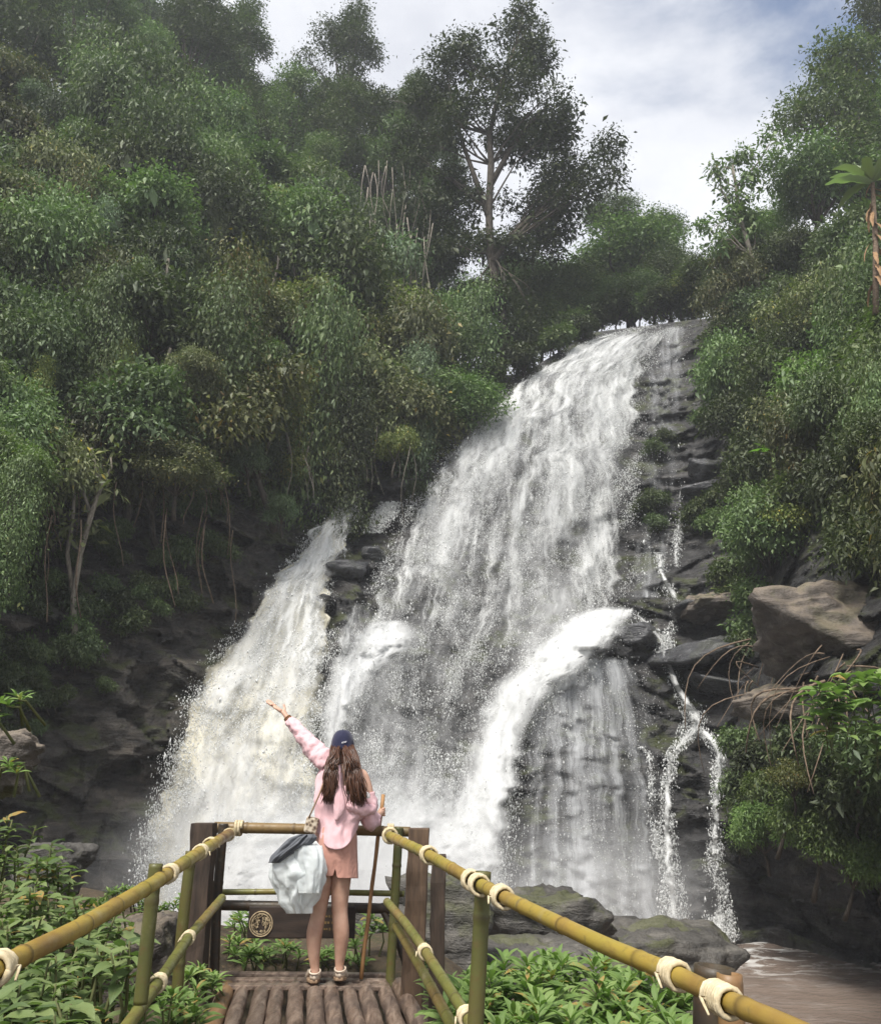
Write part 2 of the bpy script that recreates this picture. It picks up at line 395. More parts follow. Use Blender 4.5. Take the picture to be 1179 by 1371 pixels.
# the pool
POOL = -2.0
gxp = np.linspace(-22, 22, 180); gyp = np.linspace(6.5, 27, 110)
X, Yp = np.meshgrid(gxp, gyp)
zz = POOL + .035 * fbm(np.stack([X * 1.3, Yp * 1.3, X * 0], -1), 3) + .012 * pnoise(np.stack([X * 4, Yp * 4, X * 0], -1))
i = np.arange(X.size).reshape(X.shape)
pq = np.stack([i[:-1, :-1], i[:-1, 1:], i[1:, 1:], i[1:, :-1]], -1).reshape(-1, 4)
t = NT('muddy_pool_water'); pos = t.pos()
w1 = t.noise(2.2, 5, .6, t.mapping(pos, (1, 2.2, 1)), .8)
foam = t.noise(1.1, 7, .65, t.mapping(pos, (1, 1.8, 1)), 1.2)
sx = t.n('ShaderNodeSeparateXYZ'); t.l(pos, sx.inputs[0])
fm = t.math('MULTIPLY', t.mrange(foam, .48, .66), t.mrange(sx.outputs[1], 16.5, 20.5, .08, 1))
col = t.mix(fm, t.mix(t.noise(.8, 4, .5, pos), (.17, .13, .105), (.26, .205, .17)), (.72, .72, .70))
t.bsdf(col, t.mix(fm, (.16, .16, .16), (.6, .6, .6)), t.bump(w1, .5, .08), .5)
pool = link('pool', mesh_np('pool', np.stack([X, Yp, zz], -1), pq, t.m)); tag(pool, 'brown churning pool at the foot of the falls', kind='structure')

# the near bank under the walkway
gxb = np.linspace(-11, 11, 150); gyb = np.linspace(-6, 15, 150); X, Yb = np.meshgrid(gxb, gyb)
def bank_z(x, y):
    x = np.asarray(x, float); y = np.asarray(y, float)
    z = -.62 + .12 * fbm(np.stack([x * .6, y * .6, x * 0], -1), 4)
    z = z + 1.0 * sst(-x, 1.7, 3.6) * (1 - sst(y, 5.5, 8.5) * .75)
    z = z + .62 * sst(y, 6.6, 7.8) * 1.12 * (1 - sst(x, -.6, .8))
    edge = 9.3 + .5 * np.sin(x * 1.1) + .35 * np.maximum(0, x)
    z = z - .5 * sst(x, 1.2, 3) - (1.9 + .2 * x.clip(-2, 2)) * sst(y, edge - .5, edge + 3.2)
    return z
zb = bank_z(X, Yb)
i = np.arange(X.size).reshape(X.shape); bq = np.stack([i[:-1, :-1], i[:-1, 1:], i[1:, 1:], i[1:, :-1]], -1).reshape(-1, 4)
t = NT('bank_soil'); pos = t.pos(); a = t.noise(2.2, 8, .6, pos); b = t.noise(22, 5, .65, pos)
col = t.ramp(a, [(.3, (.028, .022, .015)), (.55, (.075, .057, .038)), (.75, (.035, .045, .016))])
col = t.mix(t.mrange(b, .5, .7, 0, .7), col, (.13, .09, .05))
t.bsdf(col, .9, t.bump(t.math('ADD', a, t.math('MULTIPLY', b, .4)), .8, .08), .25)
bank = link('ground', mesh_np('ground', np.stack([X, Yb, zb], -1), bq, t.m)); tag(bank, 'damp brown soil bank under the wooden walkway', kind='structure')

# ------------------------------------------------------------------ rocks
def rock_mesh(name, mat, seed, planes=11, sub=4, rough=.06, flat=.0, size=(1, 1, 1)):
    r = np.random.default_rng(seed); bm = bmesh.new(); bmesh.ops.create_icosphere(bm, subdivisions=sub, radius=1)
    V = np.array([v.co for v in bm.verts]); F = np.array([[v.index for v in f.verts] for f in bm.faces]); bm.free()
    d = V / np.linalg.norm(V, axis=1)[:, None]
    nrm = r.normal(size=(planes, 3)); nrm /= np.linalg.norm(nrm, axis=1)[:, None]; off = r.uniform(.62, .95, planes)
    nrm = np.concatenate([nrm, [[0, 0, 1], [0, 0, -1]]]); off = np.concatenate([off, [.8 - flat, .8]])
    dots = d @ nrm.T; rad = np.where(dots > .05, off / np.maximum(dots, .05), 9)
    k = 70.; rr = -np.log(np.exp(-k * np.minimum(rad, 2)).sum(1)) / k
    V = d * np.minimum(rr, 1.25)[:, None]
    V = V * np.array(size)
    nz = fbm(V * 1.6 / max(size) * 2 + seed, 4) * rough * 2.2 + fbm(V * 5 / max(size) + seed, 4, .55) * rough
    V = V + d * nz[:, None] * max(size) * .6
    return mesh_np(name, V, F, mat)
def rock(name, mat, c, size, seed, rot=0, tilt=0, label=None, cat='boulder', parent=None, planes=11, flat=0, sub=4, rough=.06, group=None):
    o = link(name, rock_mesh(name, mat, seed, planes, sub, rough, flat, size), parent)
    o.location = c; o.rotation_euler = (tilt, 0, rot)
    if parent is None: tag(o, label, cat, group)
    return o
# ledges of bedrock beside the falls
LEDGE = [(948, 634, 36, 16, .8), (938, 658, 34, 9, .8), 
         (935, 815, 50, 16, 1.1),
         (856, 852, 30, 22, .7), (945, 872, 60, 22, 1.1), (962, 918, 46, 18, 1.1), 
         (436, 808, 20, 6, .6), (470, 765, 26, 18, .9), (502, 745, 20, 18, .7), (420, 695, 30, 12, .5)]
for k, (px, py, hw, hh, out) in enumerate(LEDGE):
    Y = float(surf(px, py)) - out * .12; m = Y / 1150
    o = rock('rock_ledge', M['ledge'] if px > 400 else M['brown_cliff'], P(px, py, Y), (hw * m * 1.05, hw * m * .9 + .35, hh * m * 1.05), 100 + k, random.uniform(-.25, .25), random.uniform(-.12, .06), parent=cliff, flat=.25, sub=4, planes=16, rough=.035)
    o.rotation_euler[1] = random.uniform(-.3, .3)

# ------------------------------------------------------------------ falling water
def water_mat(name, tint, thr, soft, sx, sy, grain=.5, seed=0):
    t = NT(name); uv = t.n('ShaderNodeUVMap', uv_map='flow').outputs[0]
    m = t.n('ShaderNodeMapping'); m.inputs['Scale'].default_value = (sx, sy, 1); m.inputs['Location'].default_value = (seed * 3.7, seed * 1.9, seed)
    t.l(uv, m.inputs[0]); v = m.outputs[0]
    a = t.noise(1.0, 6, .62, v, .5); b = t.noise(5.5, 5, .7, v, .4)
    mg = t.n('ShaderNodeMapping'); mg.inputs['Scale'].default_value = (16, 9, 1); t.l(uv, mg.inputs[0])
    g = t.noise(2.2, 3, .8, mg.outputs[0])
    s = t.math('ADD', t.math('MULTIPLY', a, .62), t.math('ADD', t.math('MULTIPLY', b, .38 - .3 * grain + .1), t.math('MULTIPLY', g, .3 * grain)))
    att = t.n('ShaderNodeAttribute', attribute_name='dens').outputs['Fac']
    s = t.math('ADD', s, t.math('MULTIPLY', t.math('SUBTRACT', att, .5), .5))
    al = t.math('MULTIPLY', t.mrange(s, thr - soft, thr + soft), t.mrange(att, .0, .22))
    d = t.n('ShaderNodeBsdfDiffuse'); tr = t.n('ShaderNodeBsdfTranslucent'); d.inputs[0].default_value = (*tint, 1); tr.inputs[0].default_value = (*tint, 1)
    t.l(t.bump(t.math('ADD', a, t.math('MULTIPLY', b, .6)), .35, .2), d.inputs['Normal'])
    m1 = t.n('ShaderNodeMixShader'); m1.inputs[0].default_value = .3; t.l(d.outputs[0], m1.inputs[1]); t.l(tr.outputs[0], m1.inputs[2])
    tp = t.n('ShaderNodeBsdfTransparent'); m2 = t.n('ShaderNodeMixShader'); t.l(al, m2.inputs[0]); t.l(tp.outputs[0], m2.inputs[1]); t.l(m1.outputs[0], m2.inputs[2])
    t.l(m2.outputs[0], t.out.inputs[0]); return t.m
M['foam'] = water_mat('white_water', (.76, .77, .76), .55, .10, 1.7, .19, .8)
M['foam2'] = water_mat('white_water_outer', (.79, .80, .79), .60, .10, 2.1, .30, 1.0, 2)
M['foam_cream'] = water_mat('cream_water', (.80, .76, .62), .47, .12, 1.3, .45, .7, 4)
M['veil'] = water_mat('thin_water_veil', (.82, .84, .86), .56, .30, 2.2, .16, .5, 5)
M['soft'] = water_mat('soft_spray', (.78, .79, .79), .52, .34, .6, .22, .15, 7)
t = NT('water_droplets'); d = t.n('ShaderNodeBsdfDiffuse'); d.inputs[0].default_value = (.82, .83, .82, 1); tr = t.n('ShaderNodeBsdfTranslucent'); tr.inputs[0].default_value = (.82, .83, .82, 1)
ms = t.n('ShaderNodeMixShader'); ms.inputs[0].default_value = .4; t.l(d.outputs[0], ms.inputs[1]); t.l(tr.outputs[0], ms.inputs[2]); t.l(ms.outputs[0], t.out.inputs[0]); M['drop'] = t.m

def rows_interp(rows, n):
    r = np.array(rows, float); s = np.linspace(r[0, 0], r[-1, 0], n)
    def cub(k):                                   # smoothed piecewise interpolation
        y = np.interp(s, r[:, 0], r[:, k]); ker = np.array([1, 4, 6, 4, 1.]) / 16
        for _ in range(3):
            y = np.convolve(np.pad(y, 2, mode='edge'), ker, 'valid')
        return y
    return s, cub(1), cub(2), (cub(3) if r.shape[1] > 3 else np.ones(n))
def stream_field(rows, n=240):
    return rows_interp(rows, n)
def sheet(name, rows, off, mat, nu=60, nv=170, bulge=.35, rag=14, dens=1., seed=0, parent=None, edge=.16, lump=.22, smoothrock=1.):
    s, xl, xr, dn = rows_interp(rows, nv)
    jl = fbm(np.stack([s / 26., s * 0 + seed, s * 0], -1), 3) * rag; jr = fbm(np.stack([s / 26., s * 0 + seed + 7, s * 0], -1), 3) * rag
    u = np.linspace(0, 1, nu)
    px = (xl - jl)[:, None] + (xr + jr - xl + jl)[:, None] * u[None]; py = np.repeat(s[:, None], nu, 1)
    Yr = depth(px, py); Ys = surf(px, py)
    Y = Yr * smoothrock + Ys * (1 - smoothrock); Y = np.minimum(Y, Ys)
    W = PV(px, py, Y)
    lum = fbm(np.stack([W[..., 0] * 1.5, W[..., 1] * .3, W[..., 2] * .28], -1) + seed, 4, .6)
    Y = Y - off - bulge * np.sin(np.pi * u)[None] ** .6 - lump * lum
    W = PV(px, py, Y)
    ed = sst(np.minimum(u, 1 - u), 0, edge)[None] * sst(np.linspace(0, 1, nv), 0, .02)[:, None]
    lenv = np.concatenate([[0], np.cumsum(np.linalg.norm(np.diff(W[:, nu // 2], axis=0), axis=-1))])
    midw = np.median(np.linalg.norm(W[:, -1] - W[:, 0], axis=-1))
    uv = np.stack([np.repeat(u[None], nv, 0) * midw * .6 + W[..., 0] * .4, np.repeat(lenv[:, None], nu, 1)], -1)
    i = np.arange(nu * nv).reshape(nv, nu); q = np.stack([i[:-1, :-1], i[1:, :-1], i[1:, 1:], i[:-1, 1:]], -1).reshape(-1, 4)
    de = (.5 * dens * dn[:, None]) * (ed) + 0 * px
    o = link(name, mesh_np(name, W, q, mat, uv=uv.reshape(-1, 2), attrs={'dens': de}), parent)
    return o
TET = np.array([(1, 1, 1), (-1, -1, 1), (-1, 1, -1), (1, -1, -1)], float) / 1.732
TF = np.array([(0, 1, 2), (0, 2, 3), (0, 3, 1), (1, 3, 2)])
def blobs(name, C, S, stretch, mat, parent, rng):
    """small drops and shreds of water: irregular, drawn out downwards"""
    n = len(C); A = rng.normal(size=(n, 3)); A /= np.linalg.norm(A, axis=1)[:, None]; B = rng.normal(size=(n, 3)); B -= A * (A * B).sum(1)[:, None]; B /= np.linalg.norm(B, axis=1)[:, None]
    Cc = np.cross(A, B); R = np.stack([A, B, Cc], -1)
    V = np.einsum('nij,kj->nki', R, TET) * (rng.uniform(.6, 1.4, (n, 4, 1)))
    V = V * S[:, None, None]; V[..., 2] *= stretch[:, None]
    V = V + C[:, None]
    F = (np.arange(n)[:, None, None] * 4 + TF[None]).reshape(-1, 3)
    return link(name, mesh_np(name, V, F, mat, smooth=True), parent)
def spray(name, rows, n, parent, seed, size=.024, out=.7, spread=10, base=.35, contrast=1.0, sc=(1.6, .5)):
    rng = np.random.default_rng(seed); s, xl, xr, dn = rows_interp(rows, 300)
    m = n * 5; py = rng.uniform(s[0], s[-1], m); u = rng.uniform(-.02, 1.02, m) + rng.normal(0, .02, m)
    l = np.interp(py, s, xl); r_ = np.interp(py, s, xr); d = np.interp(py, s, dn)
    px = l + (r_ - l) * u + rng.normal(0, spread * .4, m)
    wid = (r_ - l) * .026
    nz = fbm(np.stack([u * wid * sc[0], py * .026 * sc[1], np.full(m, seed * 1.)], -1), 4, .6)
    pr = np.clip(base + nz * contrast, 0.02, 1) * d * np.clip((r_ - l) / (xr - xl).max() + .15, 0, 1)
    k = np.where(rng.uniform(size=m) < pr)[0][:n]
    px, py = px[k], py[k]; Y = depth(px, py) - .45 - rng.exponential(out * .4, len(k))
    C = PV(px, py, Y); S = size * np.exp(rng.normal(0, .42, len(k))); st = rng.uniform(1, 3.0, len(k))
    o = blobs(name, C, S, st, M['drop'], parent, rng); o['kind'] = 'stuff'; return o

ARC = [(810, 795, 862, .9), (824, 750, 856, 1.1), (842, 715, 848, 1.2), (866, 684, 840, 1.2), (890, 662, 806, 1.15), (915, 645, 766, 1.1), (950, 630, 734, 1.05), (1000, 612, 712, 1.), (1060, 598, 698, 1.), (1120, 584, 688, 1.05), (1200, 566, 680, 1.2), (1260, 550, 676, 1.2)]
VEIL = [(878, 735, 850, .9), (900, 712, 868, .8), (950, 695, 880, .55), (1020, 685, 888, .45), (1120, 672, 900, .45), (1200, 664, 905, .6), (1262, 660, 930, .8)]
PUFF = [(830, 500, 545, .9), (845, 470, 572, 1.15), (862, 452, 578, 1.2), (880, 440, 545, 1.1), (910, 430, 505, 1), (960, 424, 475, .9), (1030, 420, 470, .8)]
SIDE = [(672, 515, 533, .9), (690, 500, 528, 1), (714, 490, 510, .8)]
RSIDE = [(434, 880, 925, .7), (460, 862, 922, .45), (520, 858, 920, .3), (620, 850, 915, .22), (720, 842, 905, .25), (800, 838, 890, .35)]
wf = empty('main_waterfall', P(640, 1230, 21), 'broad white waterfall fanning down from the rim over dark rock', 'waterfall')
wl = empty('side_cascade', P(320, 1230, 20), 'creamy white narrow cascade bursting from the dark cleft beside the broad waterfall', 'waterfall')
wr = empty('thin_rivulet', P(930, 1230, 21.5), 'thin white rivulet trickling down bare dark ledges and splitting in two', 'waterfall')
for o in (wf, wl, wr): pass
def child(o, par):
    o.parent = par; o.matrix_parent_inverse = Matrix.Translation(par.location).inverted(); return o
WAT = []
WAT += [child(sheet('water_sheet', MAIN, .10, M['foam'], 90, 220, .25, 18, .92, 1, edge=.07), wf)]
WAT += [child(sheet('water_sheet', MAIN, .50, M['foam2'], 90, 220, .35, 22, .95, 5, edge=.09, lump=.35), wf)]
WAT += [child(sheet('ledge_splash', ARC, .95, M['soft'], 40, 120, .45, 14, 1.12, 9, edge=.48), wf)]
WAT += [child(sheet('ledge_splash', PUFF, .8, M['soft'], 40, 80, .4, 12, 1.2, 12, edge=.48), wf)]
WAT += [child(sheet('ledge_splash', ARC, .6, M['foam'], 40, 120, .35, 14, 1.05, 10, edge=.35), wf)]
WAT += [child(sheet('water_veil', VEIL, .25, M['veil'], 60, 120, .1, 10, 1.25, 15, edge=.2, lump=.08), wf)]
WAT += [child(sheet('water_veil', RSIDE, .10, M['veil'], 30, 120, .05, 6, 1., 16, edge=.25, lump=.05), wf)]
LOWM = [(1040, 425, 690, .25), (1090, 350, 684, .55), (1140, 260, 678, .85), (1190, 205, 672, 1.1), (1262, 185, 668, 1.2)]
GAP = [(800, 470, 500, .3), (850, 440, 520, .55), (920, 425, 560, .5), (1000, 410, 640, .45), (1100, 380, 680, .55), (1200, 350, 680, .8), (1262, 340, 676, .9)]
WAT += [child(sheet('soft_spray', LOWM, 1.2, M['soft'], 50, 60, .5, 20, 1.1, 41, edge=.25, lump=.4), wf), child(sheet('soft_spray', GAP, .8, M['soft'], 50, 90, .4, 14, .8, 45, edge=.25, lump=.35), wf)]
WAT += [child(sheet('soft_spray', MAIN, .75, M['soft'], 60, 120, .4, 14, .36, 48, edge=.2, lump=.3), wf)]
WAT += [child(sheet('water_sheet', LEFTC, .15, M['foam_cream'], 70, 180, .3, 14, 1., 21, edge=.1, lump=.35), wl)]
WAT += [child(sheet('water_sheet', LEFTC, .55, M['foam2'], 70, 180, .3, 20, .92, 25, edge=.14, lump=.4), wl)]
WAT += [child(sheet('soft_spray', LEFTC, .8, M['soft'], 50, 120, .3, 14, .55, 27, edge=.25, lump=.3), wl)]
for nm, rows, n, par, sd, kw in (('spray', MAIN, 90000, wf, 31, dict(size=.0095, base=.22, contrast=1.4)), ('spray', ARC, 6000, wf, 32, dict(size=.009, base=.4, out=1.0, spread=30)),
                                 ('spray', VEIL, 5000, wf, 33, dict(size=.008, base=.25, out=.5, spread=16)), ('spray', RSIDE, 2500, wf, 34, dict(size=.010, base=.4, out=.2)),
                                 ('spray', LEFTC, 42000, wl, 35, dict(size=.0105, base=.28, contrast=1.3, spread=18, out=.7)), ('spray', PUFF, 3000, wf, 36, dict(size=.009, spread=20, out=1.)), ('spray', SIDE, 2600, wf, 37, dict(size=.013, base=.8, out=.2))):
    WAT += [child(spray(nm, rows, n, par, sd, **kw), par)]
def rivulet(path, par, seed, n=1600):
    rows = []
    p = np.array(path, float)
    rows = [(a, b - w * .7, b + w * .7, d) for (b, a, w, d) in path]
    child(sheet('water_strand', rows, 1.0, M['foam'], 12, 120, .06, 5, 1.02, seed, edge=.5, lump=.04, smoothrock=.5), par)
    o = spray('spray', rows, n * 2, par, seed + 50, size=.012, out=.2, spread=6, base=.5); child(o, par)
rivulet([(880, 740, 8, 1), (886, 760, 8, 1.1), (893, 785, 12, 1.1), (903, 800, 14, .8), (902, 830, 8, .9), (896, 850, 12, .9), (892, 876, 14, 1.)], wr, 61, 900)
rivulet([(845, 818, 10, .8), (868, 836, 14, .8), (884, 856, 16, .9), (890, 880, 14, 1), (900, 905, 12, 1.1), (914, 932, 14, 1.2), (932, 955, 24, 1.3), (932, 972, 30, 1.2), (918, 988, 20, 1.2), (899, 1010, 12, 1.1), (894, 1060, 12, 1.1), (892, 1110, 14, 1), (896, 1160, 18, 1), (903, 1210, 26, .9), (905, 1255, 40, .9)], wr, 62, 2600)
rivulet([(938, 975, 18, 1.2), (952, 990, 16, 1.2), (962, 1010, 12, 1.1), (960, 1060, 10, 1.1), (957, 1110, 13, 1.1), (956, 1160, 18, 1.), (960, 1215, 24, .9), (962, 1262, 40, 1)], wr, 63, 2200)
rivulet([(858, 1000, 5, .7), (868, 1010, 5, .8), (872, 1040, 4, .8), (874, 1090, 5, .7), (880, 1150, 8, .6)], wr, 64, 400)
rivulet([(912, 640, 4, .5), (910, 690, 5, .8), (906, 730, 6, .8), (903, 760, 8, .8)], wr, 65, 300)

# mist hanging at the foot of the falls
def mist(name, c, rad, dens, seed, label):
    bm = bmesh.new(); bmesh.ops.create_icosphere(bm, subdivisions=3, radius=1); me = bpy.data.meshes.new(name); bm.to_mesh(me); bm.free()
    o = link(name, me, loc=c); o.scale = rad
    t = NT(name); tc = t.obj(); ln = t.n('ShaderNodeVectorMath', operation='LENGTH'); t.l(tc, ln.inputs[0])
    fall = t.mrange(ln.outputs['Value'], 1.0, .15)
    nz = t.mrange(t.noise(1.8, 3, .55, t.mapping(tc, (1.5, 1, 1))), .3, .7, .35, 1.3)
    v = t.n('ShaderNodeVolumePrincipled'); v.inputs['Color'].default_value = (.93, .94, .95, 1); v.inputs['Anisotropy'].default_value = .0
    t.l(t.math('MULTIPLY', t.math('MULTIPLY', fall, nz), dens), v.inputs['Density'])
    t.l(v.outputs[0], t.out.inputs['Volume']); me.materials.append(t.m)
    return tag(o, label, kind='stuff')
mist('mist', P(410, 1185, 18.7), (5.2, 2.4, 2.8), .6, 1, 'white spray mist hanging at the foot of the cascades')
mist('mist', P(790, 1210, 19.3), (3.6, 1.8, 2.4), .28, 2, 'thin spray mist in front of the domed rock')

# ------------------------------------------------------------------ trees and shrubs
def nrm(a): return a / np.maximum(np.linalg.norm(a, axis=-1, keepdims=True), 1e-9)
def leaf_verts(C, ax, nm, size, aspect=.42, fold=.18, droop=.15):
    ax = nrm(ax); nm = nrm(nm - ax * (nm * ax).sum(-1, keepdims=True)); sd = np.cross(ax, nm); s = size[:, None]
    dn = np.array([0, 0, -1.])
    mid = C + ax * s * .45
    V = np.stack([C, mid + sd * s * aspect * .5 + nm * s * fold * .3, C + ax * s + dn * s * droop, mid - sd * s * aspect * .5 + nm * s * fold * .3], 1)
    n = len(C); F = (np.arange(n)[:, None, None] * 4 + np.array([(0, 1, 2), (0, 2, 3)])[None]).reshape(-1, 3)
    return V.reshape(-1, 3), F
def crown_mesh(name, mat, seed, clumps, nspray, per=11, leaf=.22, spread=.34, droop=.35, aspect=.45, up=.7, inner=.72, low=-.55):
    r = np.random.default_rng(seed); cl = np.array(clumps, float); w = (cl[:, 3] * cl[:, 4] + cl[:, 3] * cl[:, 5]); w /= w.sum()
    ci = r.choice(len(cl), nspray, p=w); d = nrm(r.normal(size=(nspray, 3)))
    d[:, 2] = np.where(d[:, 2] < low, -d[:, 2], d[:, 2])
    rad = r.uniform(inner, 1.04, nspray) * (1 + .4 * pnoise(d * 2.2 + ci[:, None] * 3.1 + seed))
    S = cl[ci, :3] + d * cl[ci, 3:6] * rad[:, None]
    n = nspray * per; si = np.repeat(np.arange(nspray), per)
    jit = r.normal(size=(n, 3))
    ax = nrm(d[si] * .3 + r.normal(size=(n, 3)) * .6 + np.array([0, 0, -droop]))
    C = S[si] + jit * spread * np.array([.62, .62, .42]) + ax * r.uniform(0, spread, (n, 1)) * .5
    nm = np.array([0, 0, up]) + d[si] * .5 + r.normal(size=(n, 3)) * .38
    V, F = leaf_verts(C, ax, nm, leaf * np.exp(r.normal(0, .36, n)), aspect)
    return mesh_np(name, V, F, mat, smooth=False)
def trunk_mesh(name, mat, clumps, r0=.14, base=(0, 0, -.6), seed=0, wob=.12, n=7):
    rr = random.Random(seed); mb = MB(); cl = [Vector(c[:3]) for c in clumps]
    cen = sum(cl, Vector()) / len(cl); b = Vector(base); fork = b.lerp(cen, .45) + Vector((rr.uniform(-wob, wob), rr.uniform(-wob, wob), 0))
    mb.tube([b, b.lerp(fork, .5) + Vector((rr.uniform(-wob, wob), rr.uniform(-wob, wob), 0)), fork], [r0, r0 * .8, r0 * .62], n)
    for c in cl:
        m = fork.lerp(c, .5) + Vector((rr.uniform(-wob, wob) * 2, rr.uniform(-wob, wob) * 2, .1))
        mb.tube([fork, m, c], [r0 * .5, r0 * .3, r0 * .1], 6)
    return mb.mesh(name, mat)
def rclumps(seed, n, R, H, flat=.75, zc=1.7, fwd=-.3):
    r = np.random.default_rng(seed); out = []
    for k in range(n):
        a = r.uniform(0, 6.28); q = R * .72 * math.sqrt(r.uniform()); rr_ = r.uniform(.26, .44) * R
        out.append((q * math.cos(a), q * math.sin(a) + fwd, zc + r.uniform(-.5, .6) * H, rr_, rr_, rr_ * flat))
    return out
PROTO = {}
def proto(kind, mat, variants, **k):
    L_ = []
    for v in range(variants):
        sd = hash_(kind) + v * 13
        cl = rclumps(sd, k.get('nc', 7), k.get('R', 2.0), k.get('H', 1.6), k.get('flat', .75), k.get('zc', 1.9), k.get('fwd', -.3))
        if 'shape' in k: cl = k['shape'](sd)
        cm = crown_mesh('crown', mat, sd, cl, k.get('ns', 330), k.get('per', 11), k.get('leaf', .22), k.get('spread', .34), k.get('droop', .35), k.get('aspect', .45), k.get('up', .7), k.get('inner', .72), k.get('low', -.55))
        tm = trunk_mesh('trunk', k.get('bark', M['bark']), cl, k.get('r0', .12), k.get('base', (0, .3, -.8)), sd)
        L_.append((cm, tm))
    PROTO[kind] = L_
def hash_(s): return sum(ord(c) * (i + 3) for i, c in enumerate(s)) % 997
proto('dark_broad', M['leaf_dark'], 2, ns=1170, per=13, leaf=0.139, nc=13)
proto('mid_broad', M['leaf_mid'], 2, ns=1235, per=13, leaf=0.127, nc=13)
proto('mid_fine', M['leaf_mid'], 2, ns=1300, per=16, leaf=0.102, spread=.36, nc=13)
proto('dark_fine', M['leaf_dark'], 2, ns=1300, per=16, leaf=0.107, spread=.36, nc=13)
proto('olive', M['leaf_olive'], 2, ns=1170, per=15, leaf=0.115, droop=.6, nc=13)
proto('blue', M['leaf_blue'], 2, ns=910, per=15, leaf=0.135, spread=.4, droop=.7, aspect=.36)
proto('yellow', M['leaf_yellow'], 2, ns=845, per=12, leaf=0.123, droop=.7, aspect=.5)
proto('fresh', M['leaf_fresh'], 2, ns=910, per=13, leaf=0.139, droop=.5)
def column(sd):
    r = np.random.default_rng(sd); out = []; x = 0
    for k in range(9):
        x += r.uniform(-.22, .22); out.append((x, -.35 + r.uniform(-.2, .2), 3.4 - k * .52, r.uniform(.4, .75), .5, .48))
    return out
proto('vine_dark', M['leaf_mid'], 2, shape=column, ns=806, per=15, leaf=0.078, droop=1.1, low=-.9)
proto('vine_blue', M['leaf_blue'], 2, shape=column, ns=728, per=15, leaf=0.086, droop=1.1, low=-.9)
proto('vine_yellow', M['leaf_yellow'], 2, shape=column, ns=806, per=14, leaf=0.082, droop=1.1, aspect=.5, low=-.9)
proto('small_dark', M['leaf_dark'], 2, R=1.0, H=.6, zc=.6, nc=5, ns=338, per=11, leaf=0.123, spread=.26, r0=.05, base=(0, .2, -.4))
proto('small_mid', M['leaf_mid'], 2, R=1.0, H=.6, zc=.6, nc=5, ns=338, per=11, leaf=0.123, spread=.26, r0=.05, base=(0, .2, -.4))
def tall(sd):
    r = np.random.default_rng(sd); out = []
    for k in range(22):
        z = 1.5 + 9.5 * (k + r.uniform()) / 22; q = (1.0 + 1.9 * math.sin(min(1, (z + 1) / 11) ** .8 * math.pi)) * math.sqrt(r.uniform()); a = r.uniform(0, 6.28); s = r.uniform(.7, 1.25)
        out.append((q * math.cos(a), q * math.sin(a), z, s, s, s * .7))
    return out
proto('tall', M['leaf_dark'], 2, shape=tall, ns=1950, per=13, leaf=0.156, spread=.42, r0=.2, base=(0, 0, -1.5), low=-.8)
proto('tall_mid', M['leaf_mid'], 2, shape=tall, ns=1950, per=13, leaf=0.148, spread=.42, r0=.18, base=(0, 0, -1.5), low=-.8)

def plant(kind, name, loc, scale, rotz, label, cat, group=None, var=None, tilt=0, sz=1):
    v = random.randrange(len(PROTO[kind])) if var is None else var % len(PROTO[kind])
    cm, tm = PROTO[kind][v]
    e = empty(name, loc, label, cat, group); e.rotation_euler = (tilt, 0, rotz); e.scale = (scale, scale, scale * sz)
    link('crown', cm, e); link('trunk', tm, e)
    return e
CZ = {k: 1.9 for k in PROTO}; CZ.update(vine_dark=1.4, vine_blue=1.4, vine_yellow=1.4, small_dark=.6, small_mid=.6, tall=6.4, tall_mid=6.4)
RAD = {k: 1.65 for k in PROTO}; RAD.update(vine_dark=.75, vine_blue=.75, vine_yellow=.75, small_dark=.85, small_mid=.85, tall=2.8, tall_mid=2.8)
def at_px(kind, name, px, py, rpx, label, cat='tree', group=None, dY=0., Y=None, var=None, sz=1, tilt=0, rotz=None):
    """a plant whose crown centre lies in the direction (px,py), rooted on the slope there"""
    Y = float(depth(px, max(py, float(ridge(px))))) - .4 + dY if Y is None else Y
    s = rpx * Y / 1150 / RAD[kind]; c = P(px, py, Y)
    return plant(kind, name, c - Vector((0, -.3 * s, CZ[kind] * s * sz)), s, random.uniform(-.6, .6) if rotz is None else rotz, label, cat, group, var, tilt, sz)

DESC = dict(dark_broad='dark broad-leaved tree', dark_fine='dark fine-leaved tree', mid_broad='mid green broad-leaved tree', mid_fine='mid green fine-leaved tree', olive='dull olive tree', blue='pale blue-green tree', yellow='yellow-green tree', fresh='fresh green tree', vine_dark='column of leafy green vines', vine_yellow='column of yellow-green vines')
def zoneL(x, y):
    if y < 260: return 'high on the slope just below the skyline trees'
    if x > 540: return 'near the foot of the tall forked tree'
    if x > 330: return 'above the dark cleft of the side cascade' if y > 420 else 'around the thin pale hanging stems'
    return 'over the bare pale tree and the brown rock' if y > 480 else 'in the middle of the dense slope above the brown rock'
def zoneR(x, y):
    if y < 430: return 'on the rim beside the slanting airy tree'
    if x < 1040: return 'next to the bare wet ledges'
    return 'around the small banana plant' if y < 640 else 'above the big split boulder'
random.seed(11)
